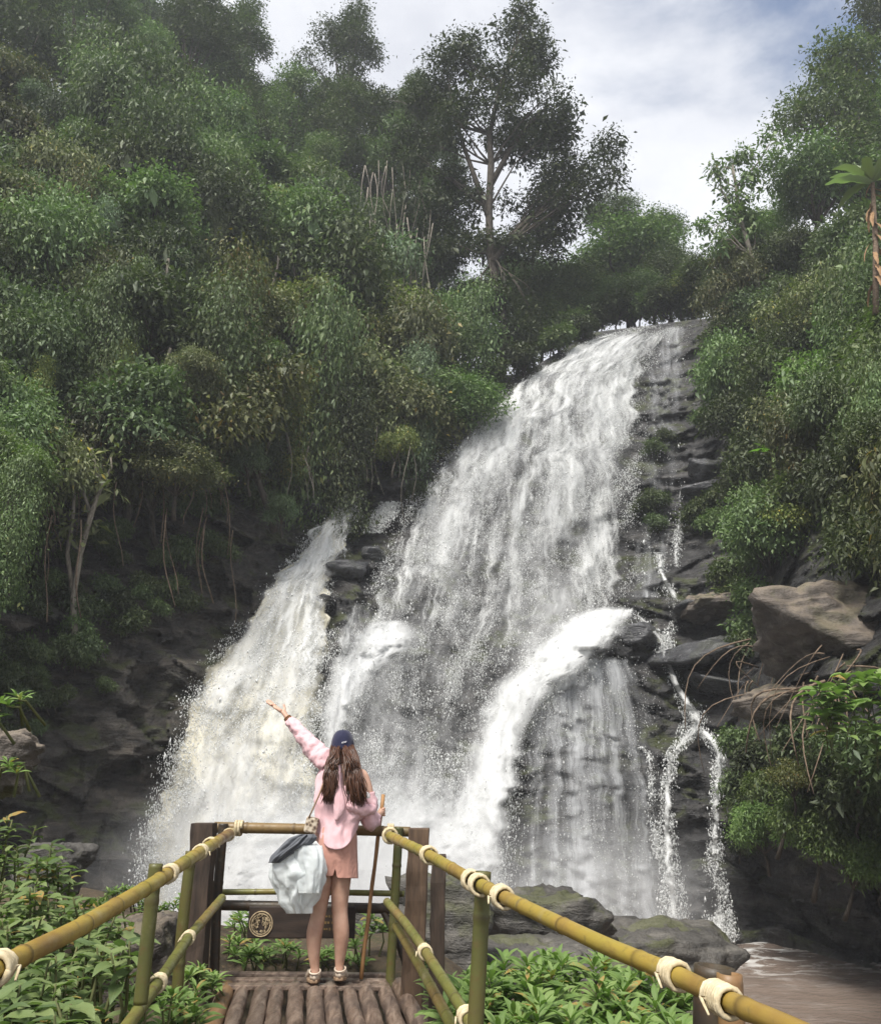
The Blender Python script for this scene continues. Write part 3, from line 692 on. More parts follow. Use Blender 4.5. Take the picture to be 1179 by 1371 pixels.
# fill: left slope, then right slope
LOWL = np.array([(-500, 1100), (0, 830), (60, 800), (120, 740), (200, 720), (300, 700), (380, 700), (440, 665), (520, 660), (560, 640), (600, 575), (650, 520), (700, 470)], float)
pts = []
def dart(x0, x1, ok, mind, tries=5000):
    out = []
    for _ in range(tries):
        x = random.uniform(x0, x1); y = random.uniform(40, 1100)
        if not ok(x, y): continue
        if all((x - a) ** 2 + (y - b) ** 2 > mind ** 2 for a, b in out): out.append((x, y))
    return out
okL = lambda x, y: ridge(x) - 25 < y < np.interp(x, LOWL[:, 0], LOWL[:, 1]) - (95 if x < 470 else 45)
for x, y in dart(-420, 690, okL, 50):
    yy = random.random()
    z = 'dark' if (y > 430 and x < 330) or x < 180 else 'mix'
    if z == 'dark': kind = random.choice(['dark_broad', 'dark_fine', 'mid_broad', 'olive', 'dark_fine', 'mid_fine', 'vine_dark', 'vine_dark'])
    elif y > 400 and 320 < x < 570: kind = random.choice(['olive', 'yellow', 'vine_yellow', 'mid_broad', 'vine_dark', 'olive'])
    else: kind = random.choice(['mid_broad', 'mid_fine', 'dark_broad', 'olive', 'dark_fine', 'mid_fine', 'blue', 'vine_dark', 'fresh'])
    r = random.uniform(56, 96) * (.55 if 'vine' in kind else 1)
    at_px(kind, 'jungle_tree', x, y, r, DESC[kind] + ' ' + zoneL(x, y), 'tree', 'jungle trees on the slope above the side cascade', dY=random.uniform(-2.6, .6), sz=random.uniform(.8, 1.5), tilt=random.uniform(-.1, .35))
ACC = 0
for k in range(46):                                   # lighter shrubs and vines breaking the canopy
    x, y = random.uniform(-60, 600), random.uniform(180, 660)
    if not okL(x, y): continue
    kind = random.choice(['vine_blue', 'vine_yellow', 'fresh', 'olive', 'vine_dark', 'vine_blue', 'yellow'])
    at_px(kind, 'climbing_vine' if 'vine' in kind else 'jungle_shrub', x, y, random.uniform(14, 26) if 'vine' in kind else random.uniform(22, 38), ('pale narrow ' if 'blue' in kind else 'slender ') + dict(vine_blue='blue-green vine', vine_yellow='yellow-green vine', fresh='fresh green sapling', olive='olive sapling', vine_dark='green vine', yellow='yellow-green sapling')[kind] + ' rising ' + zoneL(x, y).replace('above the', 'over the'), 'vine' if 'vine' in kind else 'shrub', 'vines and saplings breaking the canopy', dY=random.uniform(-3.4, -2.4), sz=random.uniform(1, 1.6))
RB = np.array([(380, 960), (430, 930), (520, 945), (600, 985), (700, 1000), (770, 1005), (850, 1020), (900, 1060)], float)
okR = lambda x, y: ridge(x) - 25 < y < 720 and x > np.interp(y, RB[:, 0], RB[:, 1]) + 25
for x, y in dart(940, 1560, okR, 46):
    kind = random.choice(['mid_broad', 'mid_fine', 'dark_broad', 'dark_fine', 'vine_dark', 'olive', 'mid_broad', 'fresh'])
    Y = float(depth(x, y)); r = random.uniform(46, 72) * 26 / Y * (.6 if 'vine' in kind else 1)
    at_px(kind, 'jungle_tree', x, y, r, DESC[kind] + ' ' + zoneR(x, y), 'tree', 'jungle trees on the slope beyond the ledges', dY=random.uniform(-1.5, .5), sz=random.uniform(.8, 1.5), tilt=random.uniform(-.1, .3))
# undergrowth on the rock
for k in range(105):
    x = random.uniform(-150, 340); y = random.uniform(np.interp(x, LOWL[:, 0], LOWL[:, 1]) - 40, np.interp(x, LOWL[:, 0], LOWL[:, 1]) + 190)
    if x > 330 - (y - 700) * .8: continue
    at_px(random.choice(['small_dark', 'small_dark', 'small_mid']), 'rock_shrub', x, y, random.uniform(12, 26), 'small dark shrub clinging to the brown rock beside the side cascade', 'shrub', 'shrubs clinging to the brown rock', dY=-.2)
for (x, y, r, kd) in [(870, 600, 16, 'small_dark'), (890, 585, 14, 'small_dark'), (855, 680, 18, 'small_dark'), (880, 670, 20, 'small_dark'), (880, 700, 16, 'small_dark'), (930, 690, 22, 'small_mid'), (945, 700, 22, 'small_mid'), (955, 670, 18, 'small_mid'), (935, 500, 14, 'small_mid'), (940, 560, 16, 'small_mid'),
                      (985, 800, 34, 'small_mid'), (1005, 840, 36, 'small_mid'), (975, 770, 30, 'small_mid'), (1000, 870, 28, 'small_dark'), (1020, 800, 36, 'small_mid'), (1010, 750, 40, 'small_mid'), (540, 630, 26, 'small_mid'), (575, 600, 24, 'small_dark'), (600, 565, 26, 'small_mid'), (640, 530, 28, 'small_dark'), (560, 660, 18, 'small_dark'), (660, 510, 30, 'small_mid'), (700, 480, 30, 'small_dark'), (740, 455, 26, 'small_mid'), (780, 438, 22, 'small_dark')]:
    at_px(kd, 'ledge_shrub', x, y, r, 'small wet shrub rooted on the rock beside the broad waterfall', 'shrub', 'shrubs rooted beside the broad waterfall', dY=-.15)

for x in range(690, 940, 17):
    at_px(random.choice(['small_mid', 'small_dark', 'small_mid']), 'rim_shrub', x, float(np.interp(x, [690, 790, 880, 940], [462, 424, 408, 404])) + random.uniform(-6, 4), random.uniform(20, 30), 'low green shrub lining the stream just behind the waterfall lip', 'shrub', 'shrubs behind the waterfall lip', Y=36.5 + random.uniform(0, 1.5))
# plants one can pick out
at_px('vine_blue', 'climbing_vine', 70, 185, 26, 'pale green vine with big leaves draped over the dark trees', 'vine', dY=-2.2)
at_px('blue', 'jungle_tree', 62, 150, 40, 'pale big-leaved crown standing out at the top of the dark slope', dY=-2.4)
at_px('mid_broad', 'jungle_tree', 275, 250, 66, 'bright mid green rounded tree in the middle of the dark slope', dY=-2.2, var=1)
at_px('blue', 'jungle_tree', 240, 375, 46, 'pale blue-green drooping tree alone among dark foliage', dY=-2.4, var=0)
at_px('vine_blue', 'climbing_vine', 478, 320, 22, 'pale blue-green vine column hanging beside thin pale stems', 'vine', dY=-2.2)
at_px('blue', 'jungle_tree', 410, 300, 36, 'pale blue-green spreading tree behind the hanging lianas', dY=-2.2, var=1)
at_px('yellow', 'jungle_tree', 455, 470, 62, 'yellow-green tree with trailing vines above the dark cleft', dY=-2.2, var=0)
at_px('vine_yellow', 'climbing_vine', 400, 560, 26, 'yellow-green vine curtain trailing into the dark cleft', 'vine', dY=-2.2)
at_px('vine_yellow', 'climbing_vine', 500, 500, 24, 'yellow-green vine curtain close to the broad waterfall', 'vine', dY=-2.)
at_px('olive', 'jungle_tree', 235, 630, 56, 'olive-yellow spreading tree reaching out over the brown rock', dY=-2.6, var=2, sz=.75)
at_px('blue', 'jungle_tree', 335, 615, 32, 'small blue-green tree next to the olive-yellow spreading tree', dY=-2.2)
at_px('blue', 'rock_shrub', 378, 682, 24, 'small blue-green bush hanging over the start of the side cascade', 'shrub', dY=-1.8)
at_px('vine_dark', 'climbing_vine', 15, 700, 34, 'thick leafy vine column hanging over the brown rock', 'vine', dY=-4.5)
at_px('fresh', 'jungle_tree', 20, 625, 52, 'fresh green tree wrapped in creepers above the brown rock', dY=-4.5)
at_px('yellow', 'rock_shrub', 1050, 700, 44, 'yellow-green bush above the big split boulder', 'shrub', dY=-1.4)
at_px('fresh', 'jungle_tree', 1060, 395, 30, 'bright pale green treetop in front of the banana stem', dY=-1.6, sz=1.2)
at_px('yellow', 'jungle_tree', 985, 350, 40, 'yellow-green feathery tree on the rim beside the wet ledges', dY=-.5)
at_px('yellow', 'rock_shrub', 890, 400, 34, 'yellow-green shrub right behind the waterfall rim', 'shrub', Y=38, var=1)
at_px('mid_broad', 'jungle_tree', 1175, 600, 56, 'large leafy branch overhanging the big split boulder', dY=-3.2)
at_px('mid_broad', 'jungle_tree', 1135, 715, 34, 'leafy shrub spilling down onto the big split boulder', 'shrub', dY=-1.)
at_px('olive', 'jungle_tree', 1110, 560, 44, 'dull olive tree halfway up the slope over the small banana plant', dY=-1.5)
# trees along the skyline
SKY = 'tall dark tree on the skyline above the jungle slope'
for (x, y, r, Y, kd) in [(-160, 30, 130, 34, 'tall'), (20, 70, 105, 35, 'tall'), (120, 20, 90, 38, 'tall'), (200, 110, 70, 39, 'tall_mid'), (255, 55, 70, 41, 'tall'), (320, 60, 62, 42, 'tall'), (385, 170, 70, 42, 'tall_mid'), (310, 170, 60, 40, 'tall'), (455, 185, 66, 43, 'tall_mid'), (520, 225, 62, 43, 'tall'), (560, 150, 48, 44, 'tall_mid'), (580, 300, 60, 40, 'tall'), (430, 250, 60, 40, 'tall_mid'), (540, 330, 56, 40, 'tall')]:
    at_px(kd, 'skyline_tree', x, y, r, SKY, 'tree', 'tall trees along the skyline', Y=Y)
for (x, y, r, Y, kd) in [(-60, -20, 110, 48, 'tall'), (60, 10, 95, 50, 'tall_mid'), (160, 40, 84, 52, 'tall'), (225, 60, 76, 52, 'tall'), (300, 110, 66, 54, 'tall_mid'), (350, 165, 60, 52, 'tall'), (400, 190, 56, 54, 'tall'), (440, 165, 56, 56, 'tall_mid'), (490, 170, 56, 54, 'tall'), (540, 175, 54, 54, 'tall_mid'), (500, 300, 60, 48, 'tall'), (450, 320, 60, 46, 'tall_mid'), (580, 215, 44, 52, 'tall'), (575, 380, 50, 46, 'tall_mid'), (620, 420, 44, 50, 'tall'), (690, 420, 50, 50, 'tall'), (1040, 330, 50, 42, 'tall_mid'), (1250, 150, 110, 34, 'tall_mid'), (1180, 200, 80, 38, 'tall')]:
    at_px(kd, 'skyline_tree', x, y, r, 'tall jungle tree behind the first row of trees on the skyline', 'tree', 'second row of skyline trees', Y=Y, sz=.8)
at_px('tall', 'skyline_tree', 466, 75, 66, 'lone airy treetop standing clear against the sky', Y=46, sz=1.0, var=1)
at_px('tall_mid', 'skyline_tree', 1135, 170, 112, 'big dense tree towering over the banana stem', Y=32, sz=.95)
at_px('tall', 'skyline_tree', 1215, 60, 100, 'dark tall tree behind the banana stem', Y=36)
at_px('mid_broad', 'jungle_tree', 1085, 260, 70, 'rounded mid green tree at the foot of the big dense tree', Y=31)
at_px('dark_broad', 'jungle_tree', 1150, 330, 66, 'dark tree behind the hanging dead banana leaves', Y=27)
at_px('mid_fine', 'jungle_tree', 1010, 320, 44, 'fine-leaved tree on the rim below the slanting airy tree', Y=33)
# rounded bamboo-like tree behind the rim
e = at_px('mid_fine', 'jungle_tree', 838, 345, 84, 'wide rounded fine-leaved tree right behind the waterfall rim', Y=44, var=0, sz=.85)
at_px('dark_fine', 'jungle_tree', 760, 400, 66, 'dark fine-leaved thicket between the tall forked tree and the rim', Y=42, sz=.8)
at_px('mid_fine', 'jungle_tree', 730, 440, 50, 'low green thicket at the foot of the tall forked tree', Y=38, sz=.8)
at_px('mid_fine', 'jungle_tree', 900, 370, 46, 'green thicket beyond the wet top ledge of the rim', Y=42)
at_px('dark_fine', 'jungle_tree', 800, 420, 40, 'shaded dark thicket directly over the water lip', Y=38, sz=.7)
at_px('mid_broad', 'jungle_tree', 610, 440, 50, 'mid green bushy tree under the tall forked tree', Y=35)
at_px('mid_fine', 'jungle_tree', 560, 430, 50, 'fine-leaved tree among thin pale stems near the tall forked tree', Y=35)

for (x, y, r, Y, kd, lb) in [(700, 455, 44, 37, 'mid_fine', 'green thicket tucked under the tall forked tree'), (745, 425, 46, 38, 'dark_fine', 'dark thicket filling the gap behind the lip'), (790, 400, 52, 40, 'mid_fine', 'fine green thicket under the wide rounded tree'), (850, 400, 46, 39, 'dark_fine', 'dark thicket just over the top of the falls'), (880, 385, 50, 41, 'mid_fine', 'green thicket between the rounded tree and the wet top ledge'), (925, 395, 44, 37, 'yellow', 'yellow-green thicket by the wet top ledge'), (950, 380, 48, 36, 'mid_broad', 'leafy tree at the start of the ledges'), (820, 290, 40, 46, 'dark_fine', 'dark treetop behind the wide rounded tree'), (870, 310, 44, 46, 'mid_fine', 'pale treetop beside the wide rounded tree'), (640, 400, 40, 44, 'mid_fine', 'fine-leaved tree seen behind the tall forked trunk'), (700, 380, 52, 44, 'dark_fine', 'dark tree behind the tall forked trunk'), (985, 400, 40, 34, 'mid_broad', 'leafy tree close to the slanting airy tree')]:
    at_px(kd, 'jungle_tree', x, y, r, lb, 'tree', Y=Y, sz=.9)
# the tall forked tree
def px_tree(name, Y, trunk, clumps, mat, leaf, ns, label, bark, seed, per=12, spread=.4, limbs=True, droop=.35, rr=.06, stems=()):
    base = P(*trunk[0][:2], Y); e = empty(name, base, label, 'tree'); k = Y / 1150; rs = random.Random(seed)
    clumps = [(x + rs.uniform(-.75, .75) * r, y + rs.uniform(-.7, .7) * r, r * rs.uniform(.45, .85), d + rs.uniform(-.8, .8) * r * k) for x, y, r, d in clumps for _ in range(3)]
    T = [P(x, y, Y + d) - base for x, y, w, d in trunk]; mb = MB(); mb.tube(T, [w * k / 2 for _, _, w, _ in trunk], 9, jag=.06)
    cl = []
    for x, y, r, d in clumps:
        c = P(x, y, Y + d) - base; cl.append((c.x, c.y, c.z, r * k * 1.02, r * k * 1.02, r * k * .68))
        if limbs and rs.random() < .45:
            s = min(range(len(T) // 3, len(T)), key=lambda i: (T[i] - c).length + (20 if T[i].z > c.z - .55 * math.hypot(T[i].x - c.x, T[i].y - c.y) - .2 else 0))
            a = T[s]; m = a.lerp(c, .5) + Vector((random.uniform(-.3, .3), random.uniform(-.3, .3), random.uniform(.1, .5)))
            mb.tube([a, a.lerp(m, .5) + Vector((random.uniform(-.15, .15), 0, -.12)), m, m.lerp(c, .5) + Vector((0, 0, .2)), c], [rr * 1.6, rr * 1.2, rr * .9, rr * .6, rr * .3], 6)
            for q in range(2):
                e_ = c + Vector((random.uniform(-1, 1), random.uniform(-1, 1), random.uniform(-.3, .8))) * r * k; mb.tube([m, m.lerp(e_, .5) + Vector((random.uniform(-.2, .2), 0, .15)), e_], [rr * .6, rr * .4, rr * .15], 5)
    for path in stems:
        mb.tube([P(x, y, Y + d) - base for x, y, w, d in path], [w * k / 2 for _, _, w, _ in path], 8, jag=.06)
    mb.build('trunk', bark, e)
    link('crown', crown_mesh('crown', mat, seed, cl, ns, per, leaf, spread, droop, inner=.6, low=-.8), e)
    return e
px_tree('forked_tree', 34, [(672, 500, 13, 0), (676, 440, 12, 0), (668, 400, 12, 0), (656, 340, 12, .2), (654, 280, 12, 0), (657, 220, 11, 0), (655, 180, 9, .2), (668, 120, 7, 0), (690, 60, 4, 0)],
        [(640, 330, 30, .5), (620, 275, 30, .8), (682, 335, 30, .6), (600, 345, 36, 1.2), (648, 425, 26, -.4), (692, 430, 30, -.3), (672, 385, 22, -.5), (540, 150, 34, 2.5), (530, 190, 36, 3), (690, 22, 24, 0), (688, 60, 34, .5), (640, 75, 44, 0), (600, 100, 42, .6), (575, 125, 36, 1.2), (700, 100, 48, .4), (660, 120, 46, -1), (620, 140, 40, -.6), (738, 140, 44, 0), (585, 175, 38, .8), (715, 180, 44, 1), (762, 195, 34, 0), (690, 160, 40, 1.5), (800, 205, 28, 0), (815, 240, 20, .2), (770, 245, 40, .8), (735, 260, 46, 1.2), (700, 290, 40, 1.5), (760, 290, 34, 1.), (590, 240, 34, 1), (570, 280, 34, 1.5), (610, 310, 34, 2), (720, 320, 40, 2), (550, 200, 34, 2)],
        M['leaf_dark'], .16, 5200, 'tall forked tree with a pale bare trunk left of the waterfall rim'.replace('left of', 'standing at'), M['bark'], 401, rr=.04, stems=([(654, 290, 11, 0), (640, 250, 9, .4), (622, 200, 7, .6), (606, 150, 5, .6), (600, 105, 3, .6)], [(655, 250, 11, 0), (680, 205, 9, .2), (708, 165, 7, .3), (735, 140, 4, .1)], [(660, 350, 9, 0), (690, 310, 8, .6), (730, 270, 6, 1), (770, 240, 4, .8)]))
px_tree('leaning_tree', 30, [(1020, 400, 8, 0), (1005, 340, 7, 0), (990, 290, 6, 0), (985, 250, 5, 0), (980, 220, 3, 0)],
        [(985, 218, 17, 0), (962, 226, 14, 0), (1005, 235, 16, 0), (1030, 210, 18, 0), (1038, 180, 14, 0), (970, 255, 14, 0), (1000, 268, 18, 0), (975, 285, 14, 0), (950, 300, 16, 0), (1012, 300, 20, 0), (960, 320, 18, 0), (1040, 240, 18, .5)],
        M['leaf_mid'], .17, 420, 'slender airy tree slanting out over the wet top ledges', M['bark_pale'], 402, per=9, spread=.3, rr=.025)
# bare pale trunks over the brown rock
mb = MB(); Yb_ = 20.0
e = empty('bare_tree', P(100, 850, Yb_), 'thin pale bare tree with forked branches in front of the brown rock', 'tree')
for path, w in (([(100, 850), (98, 800), (108, 740), (122, 690), (136, 650), (126, 620), (122, 600)], 9), ([(122, 690), (112, 660), (98, 640), (100, 610)], 5), ([(136, 650), (150, 625), (148, 610)], 4), ([(98, 800), (90, 740), (98, 690), (100, 640)], 7), ([(108, 740), (90, 715), (60, 690)], 3), ([(90, 620), (80, 600), (95, 590)], 3)):
    mb.tube([P(x, y, Yb_ + random.uniform(-.15, .15)) - e.location for x, y in path], [w * Yb_ / 2300 * (1 - .5 * i / len(path)) for i in range(len(path))], 7)
mb.build('trunk', M['bark_pale'], e)
cl = [(*(P(x, y, Yb_) - e.location), .35, .35, .2) for x, y in ((136, 655), (90, 715), (150, 610), (110, 700))]
link('crown', crown_mesh('crown', M['leaf_olive'], 77, cl, 26, 8, .2, .25), e)

# thin lianas and pale stems hanging on the slope
random.seed(21)
def liana(x, y0, y1, dY, w, mat, label, cat, group, lean=0, bot=None):
    n = 7; pts = []; Y0 = float(depth(x, (y0 + y1) / 2)) + dY
    ph = random.uniform(0, 6)
    for i in range(n):
        f = i / (n - 1); pts.append(P(x + lean * f + 5 * math.sin(ph + f * 5), y0 + (y1 - y0) * f, Y0 + .25 * math.sin(ph * 2 + f * 4)))
    b = pts[-1]; mb = MB(); mb.tube([p - b for p in pts], [w * (1.15 - .4 * i / n) for i in range(n)], 5)
    o = mb.build('hanging_liana', mat); o.location = b; tag(o, label, cat, group); return o
for k in range(30):
    x = random.uniform(485, 575); y0 = random.uniform(210, 330)
    liana(x, y0, y0 + random.uniform(60, 170), -2.6, random.uniform(.012, .028), M['bark_pale'], 'thin pale stem hanging in the shade near the tall forked tree', 'liana', 'pale stems near the tall forked tree', random.uniform(-10, 10))
for k in range(16):
    x = random.uniform(385, 425) if k < 8 else random.uniform(470, 560); y0 = random.uniform(520, 600)
    liana(x, y0, y0 + random.uniform(50, 110), -2.4, random.uniform(.010, .02), M['bark_pale'], 'thin pale creeper dangling into the dark cleft', 'liana', 'creepers dangling into the cleft', random.uniform(-12, 12))
for k in range(26):
    x = random.uniform(60, 330); y0 = random.uniform(560, 720)
    liana(x, y0, y0 + random.uniform(50, 150), -1.8, random.uniform(.010, .022), M['vine'], 'thin brown creeper dangling over the brown rock', 'liana', 'creepers dangling over the brown rock', random.uniform(-12, 12))

for k in range(34):
    x, y0 = random.uniform(-20, 600), random.uniform(120, 480)
    if y0 < ridge(x) - 60: continue
    liana(x, y0, y0 + random.uniform(50, 150), -3.0, random.uniform(.018, .05), random.choice([M['bark'], M['bark_pale'], M['bark']]), 'slim upright trunk showing between the crowns on the dense slope', 'trunk', 'slim trunks showing between the crowns', random.uniform(-22, 22))
# banana plants: every leaf a part
def blade(L_, w, bend, seed, tear=.0, n=12):
    """a long leaf along +X, arching down"""
    r = random.Random(seed); V, F = [], []; x = z = 0; a = bend[0]
    for i in range(n + 1):
        f = i / n; ww = w * (math.sin(math.pi * min(1, f * .93 + .05)) ** .6) * (1 - .15 * f); ww = max(ww, .01)
        k = 1 - tear * r.random()
        V += [(x, -ww / 2 * k, z + ww * .16), (x, 0, z), (x, ww / 2 * (1 - tear * r.random()), z + ww * .16)]
        a2 = bend[0] + (bend[1] - bend[0]) * f; x += math.cos(a2) * L_ / n; z += math.sin(a2) * L_ / n
    for i in range(n):
        for s in (0, 1): F.append((i * 3 + s, i * 3 + s + 1, i * 3 + s + 4, i * 3 + s + 3))
    me = bpy.data.meshes.new('leaf'); me.from_pydata(V, [], F); me.polygons.foreach_set('use_smooth', [True] * len(F)); return me
M['banana_leaf'] = leaf_mat('banana_leaf', [(.15, .19, .09), (.22, .26, .14)], None, .25, .12)
M['dead_leaf'] = simple('dead_leaf', (.13, .07, .03), (.38, .24, .13), 6, .85, .5, (1, 6, 1))
def add_leaf(me, mat, par, loc, rz, name='leaf', sc=1, roll=0):
    if not me.materials: me.materials.append(mat)
    o = link(name, me, par, loc); o.rotation_euler = (roll, 0, rz); o.scale = (sc, sc, sc); return o
b = P(1172, 420, 19); e = empty('banana_plant', b, 'tall banana plant with brown dead leaves hanging down its stem', 'banana plant')
tp = P(1168, 245, 19) - b; mb = MB(); mb.tube([(0, 0, 0), tp * .5 + Vector((.04, 0, 0)), tp], [.08, .07, .05], 10, jag=.08); mb.build('stem', M['vine'], e)
for rz, bd, L_, w in ((math.pi * .97, (.35, -.35), 1.25, .42), (math.pi * .8, (.9, .2), 1.2, .34), (.3, (.7, -.2), 1.3, .4), (math.pi * 1.3, (.6, -.5), 1.1, .36), (math.pi * .55, (1.3, .9), 1.1, .2), (-.8, (.5, -.7), 1.3, .4), (math.pi * 1.08, (.75, -.6), 1.35, .36), (math.pi * .65, (.5, -.8), 1.2, .36), (math.pi * 1.6, (.9, -.3), 1.2, .36)):
    add_leaf(blade(L_, w, bd, int(rz * 10), .35), M['banana_leaf'], e, tp, rz)
for k in range(18):
    add_leaf(blade(random.uniform(.5, .9), .15, (-.7, -1.55), k, .5), M['dead_leaf'], e, tp * (1 - .045 * k), random.uniform(0, 6.28), 'dead_leaf')
b = P(1040, 660, 23.2); e = empty('banana_plant', b, 'small bright green banana plant with four open leaves among the bushes', 'banana plant')
tp = P(1034, 606, 23.2) - b; mb = MB(); mb.tube([(0, 0, 0), tp], [.07, .05], 8); mb.build('stem', M['leaf_fresh'], e)
M['banana_bright'] = leaf_mat('banana_bright', [(.15, .28, .05), (.20, .34, .07)], None, .4, .1)
for rz, bd, L_ in ((math.pi * 1.05, (.2, -.3), .75), (math.pi * .9, (.75, .5), .6), (.25, (.8, .6), .7), (-.3, (.3, -.2), .6)):
    add_leaf(blade(L_, .24, bd, int(rz * 10)), M['banana_bright'], e, tp, rz)
for (x, y) in ((1172, 610), (1176, 650)):
    b = P(x, y, 15.5); o = link('dead_branch', None, loc=b); tag(o, 'withered orange-brown leaves hanging at the edge of the bushes', 'dead leaves', 'withered leaf sprays')
    for k in range(6): add_leaf(blade(random.uniform(.3, .5), .12, (-.6, -1.5), k + 30, .4), M['dead_leaf'], o, (random.uniform(-.1, .1), 0, random.uniform(-.1, .2)), random.uniform(0, 6.28), 'dead_leaf')

# ------------------------------------------------------------------ boulders
def boulder(px, py, hw, hh, Y, seed, mat, label, dep=.9, rot=0, flat=.2, tilt=0, group=None, rough=.05):
    m = Y / 1150; return rock('boulder', mat, P(px, py, Y), (hw * m * 1.1, hw * m * dep, hh * m * 1.15), seed, rot, tilt, label, 'boulder', flat=flat, sub=5, rough=rough * 1.5, group=group)
boulder(592, 1238, 62, 66, 10.3, 11, M['boulder'], 'big grey boulder with bright moss behind the dark square posts', rot=.3, flat=.1)
boulder(722, 1232, 92, 48, 13, 12, M['boulder'], 'flat-topped grey boulder with dark mossy side at the foot of the falls', rot=.2, flat=.25)
boulder(862, 1285, 128, 52, 15, 13, M['boulder'], 'broad wet grey boulder with mossy end at the edge of the pool', rot=-.1, flat=.3, tilt=.05)
boulder(715, 1285, 85, 34, 11.4, 14, M['boulder'], 'low pale grey slab lying in front of the flat-topped boulder', flat=.3)
boulder(505, 1250, 62, 44, 9.4, 15, M['boulder'], 'brownish boulder behind the dark beam of the front railing', flat=.25)
boulder(192, 1270, 62, 58, 7.4, 16, M['tan_rock'], 'tan-topped boulder between the leafy bush and the walkway', flat=.3, rot=.5)
boulder(-14, 1020, 52, 52, 5.2, 17, M['tan_rock'], 'sharp overhanging tan rock above the leafy bush', flat=.2, rot=.2, rough=.07)
boulder(78, 1160, 40, 36, 6.8, 18, M['boulder'], 'small dark mossy boulder peeking over the leafy bush')
boulder(1118, 842, 104, 66, 17.0, 61, M['tan_rock'], 'big split brown boulder jutting from the green slope', dep=.9, flat=.15, rot=.5, tilt=-.25)
boulder(1190, 850, 60, 60, 16.6, 20, M['tan_rock'], 'brown boulder leaning against the big split boulder', flat=.2)
boulder(1075, 935, 70, 28, 17.4, 21, M['tan_rock'], 'flat brown rock under the tangle of dry vines', flat=.3)
boulder(950, 812, 40, 22, 25.0, 22, M['tan_rock'], 'small brown rock at the edge of the wet ledges', flat=.2)

# ------------------------------------------------------------------ bamboo
def bamboo_mat(name, stops, dark=1.0):
    t = NT(name); o = t.obj(); n1 = t.noise(1.1, 5, .65, o); n2 = t.noise(11, 6, .65, t.mapping(o, (2.4, .5, 2.4)))
    col = t.ramp(n1, stops); col = t.mix(t.mrange(n2, .5, .75, 0, .55), col, (.10, .045, .015))
    nd = t.n('ShaderNodeAttribute', attribute_name='node').outputs['Fac']; col = t.mix(t.math('MULTIPLY', nd, .75), col, (.05, .03, .014))
    n3 = t.noise(34, 6, .7, o); col = t.mix(t.mrange(n3, .55, .72, 0, .5), col, (.07, .055, .03)); n4 = t.noise(4, 6, .7, o); col = t.mix(t.mrange(n4, .56, .7, 0, .45), col, (.30, .27, .17))
    t.bsdf(col, t.mrange(n2, .3, .7, .38, .62), t.bump(t.math('ADD', n2, t.math('MULTIPLY', n3, .4)), .3, .005), .4); return t.m
M['bam_gold'] = bamboo_mat('golden_bamboo', [(.30, (.12, .125, .022)), (.42, (.26, .215, .035)), (.54, (.30, .21, .04)), (.66, (.15, .075, .03))])
M['bam_green'] = bamboo_mat('green_bamboo', [(.3, (.075, .085, .018)), (.5, (.14, .14, .03)), (.7, (.18, .12, .035))])
M['bam_brown'] = bamboo_mat('brown_bamboo', [(.3, (.10, .07, .025)), (.5, (.20, .13, .05)), (.7, (.22, .10, .05))])
M['bam_post'] = bamboo_mat('post_bamboo', [(.3, (.045, .05, .014)), (.5, (.085, .085, .022)), (.7, (.11, .075, .028))])
M['bam_dark'] = bamboo_mat('dark_bamboo', [(.3, (.018, .014, .010)), (.5, (.04, .03, .02)), (.7, (.065, .05, .025))])
M['wood_dark'] = simple('dark_post_wood', (.016, .011, .008), (.075, .050, .035), 5, .75, .6, (5, 5, .7), .35, .012)
M['wood_brown'] = simple('brown_post_wood', (.035, .021, .013), (.13, .082, .05), 5, .7, .6, (6, 6, .7), .35, .012)
t = NT('weathered_log'); o_ = t.pos(); g1 = t.noise(7, 8, .7, t.mapping(o_, (3, .45, 3), (0, 0, .15)), .4); g2 = t.noise(2.2, 5, .6, o_)
cl_ = t.ramp(g1, [(.3, (.03, .019, .013)), (.45, (.125, .085, .062)), (.62, (.25, .185, .14)), (.8, (.38, .31, .25))]); cl_ = t.mix(t.mrange(g2, .45, .65, 0, .55), cl_, (.05, .034, .026))
t.bsdf(cl_, t.mrange(g2, .35, .65, .3, .65), t.bump(g1, .9, .02), .5); M['log'] = t.m
M['log_gold'] = simple('golden_log', (.10, .055, .022), (.24, .14, .065), 4, .5, .4, (1.5, .5, 1.5), .5, .01)
M['rope'] = simple('cream_rope', (.36, .29, .17), (.66, .57, .39), 60, .85, .5, (1, 1, 1), .2, .004)
def resample(pts, step):
    p = np.array([tuple(q) for q in pts], float); d = np.concatenate([[0], np.cumsum(np.linalg.norm(np.diff(p, axis=0), axis=1))])
    s = np.linspace(0, d[-1], max(4, int(d[-1] / step))); q = np.stack([np.interp(s, d, p[:, k]) for k in range(3)], -1)
    ker = np.ones(9) / 9
    if len(s) > 30:
        for _ in range(3):
            pad = np.pad(q, ((4, 4), (0, 0)), mode='edge'); pad[:4] = q[0] + (q[0] - q[1:5][::-1]); pad[-4:] = q[-1] + (q[-1] - q[-5:-1][::-1])
            q = np.stack([np.convolve(pad[:, k], ker, 'valid') for k in range(3)], -1)
    return s, q
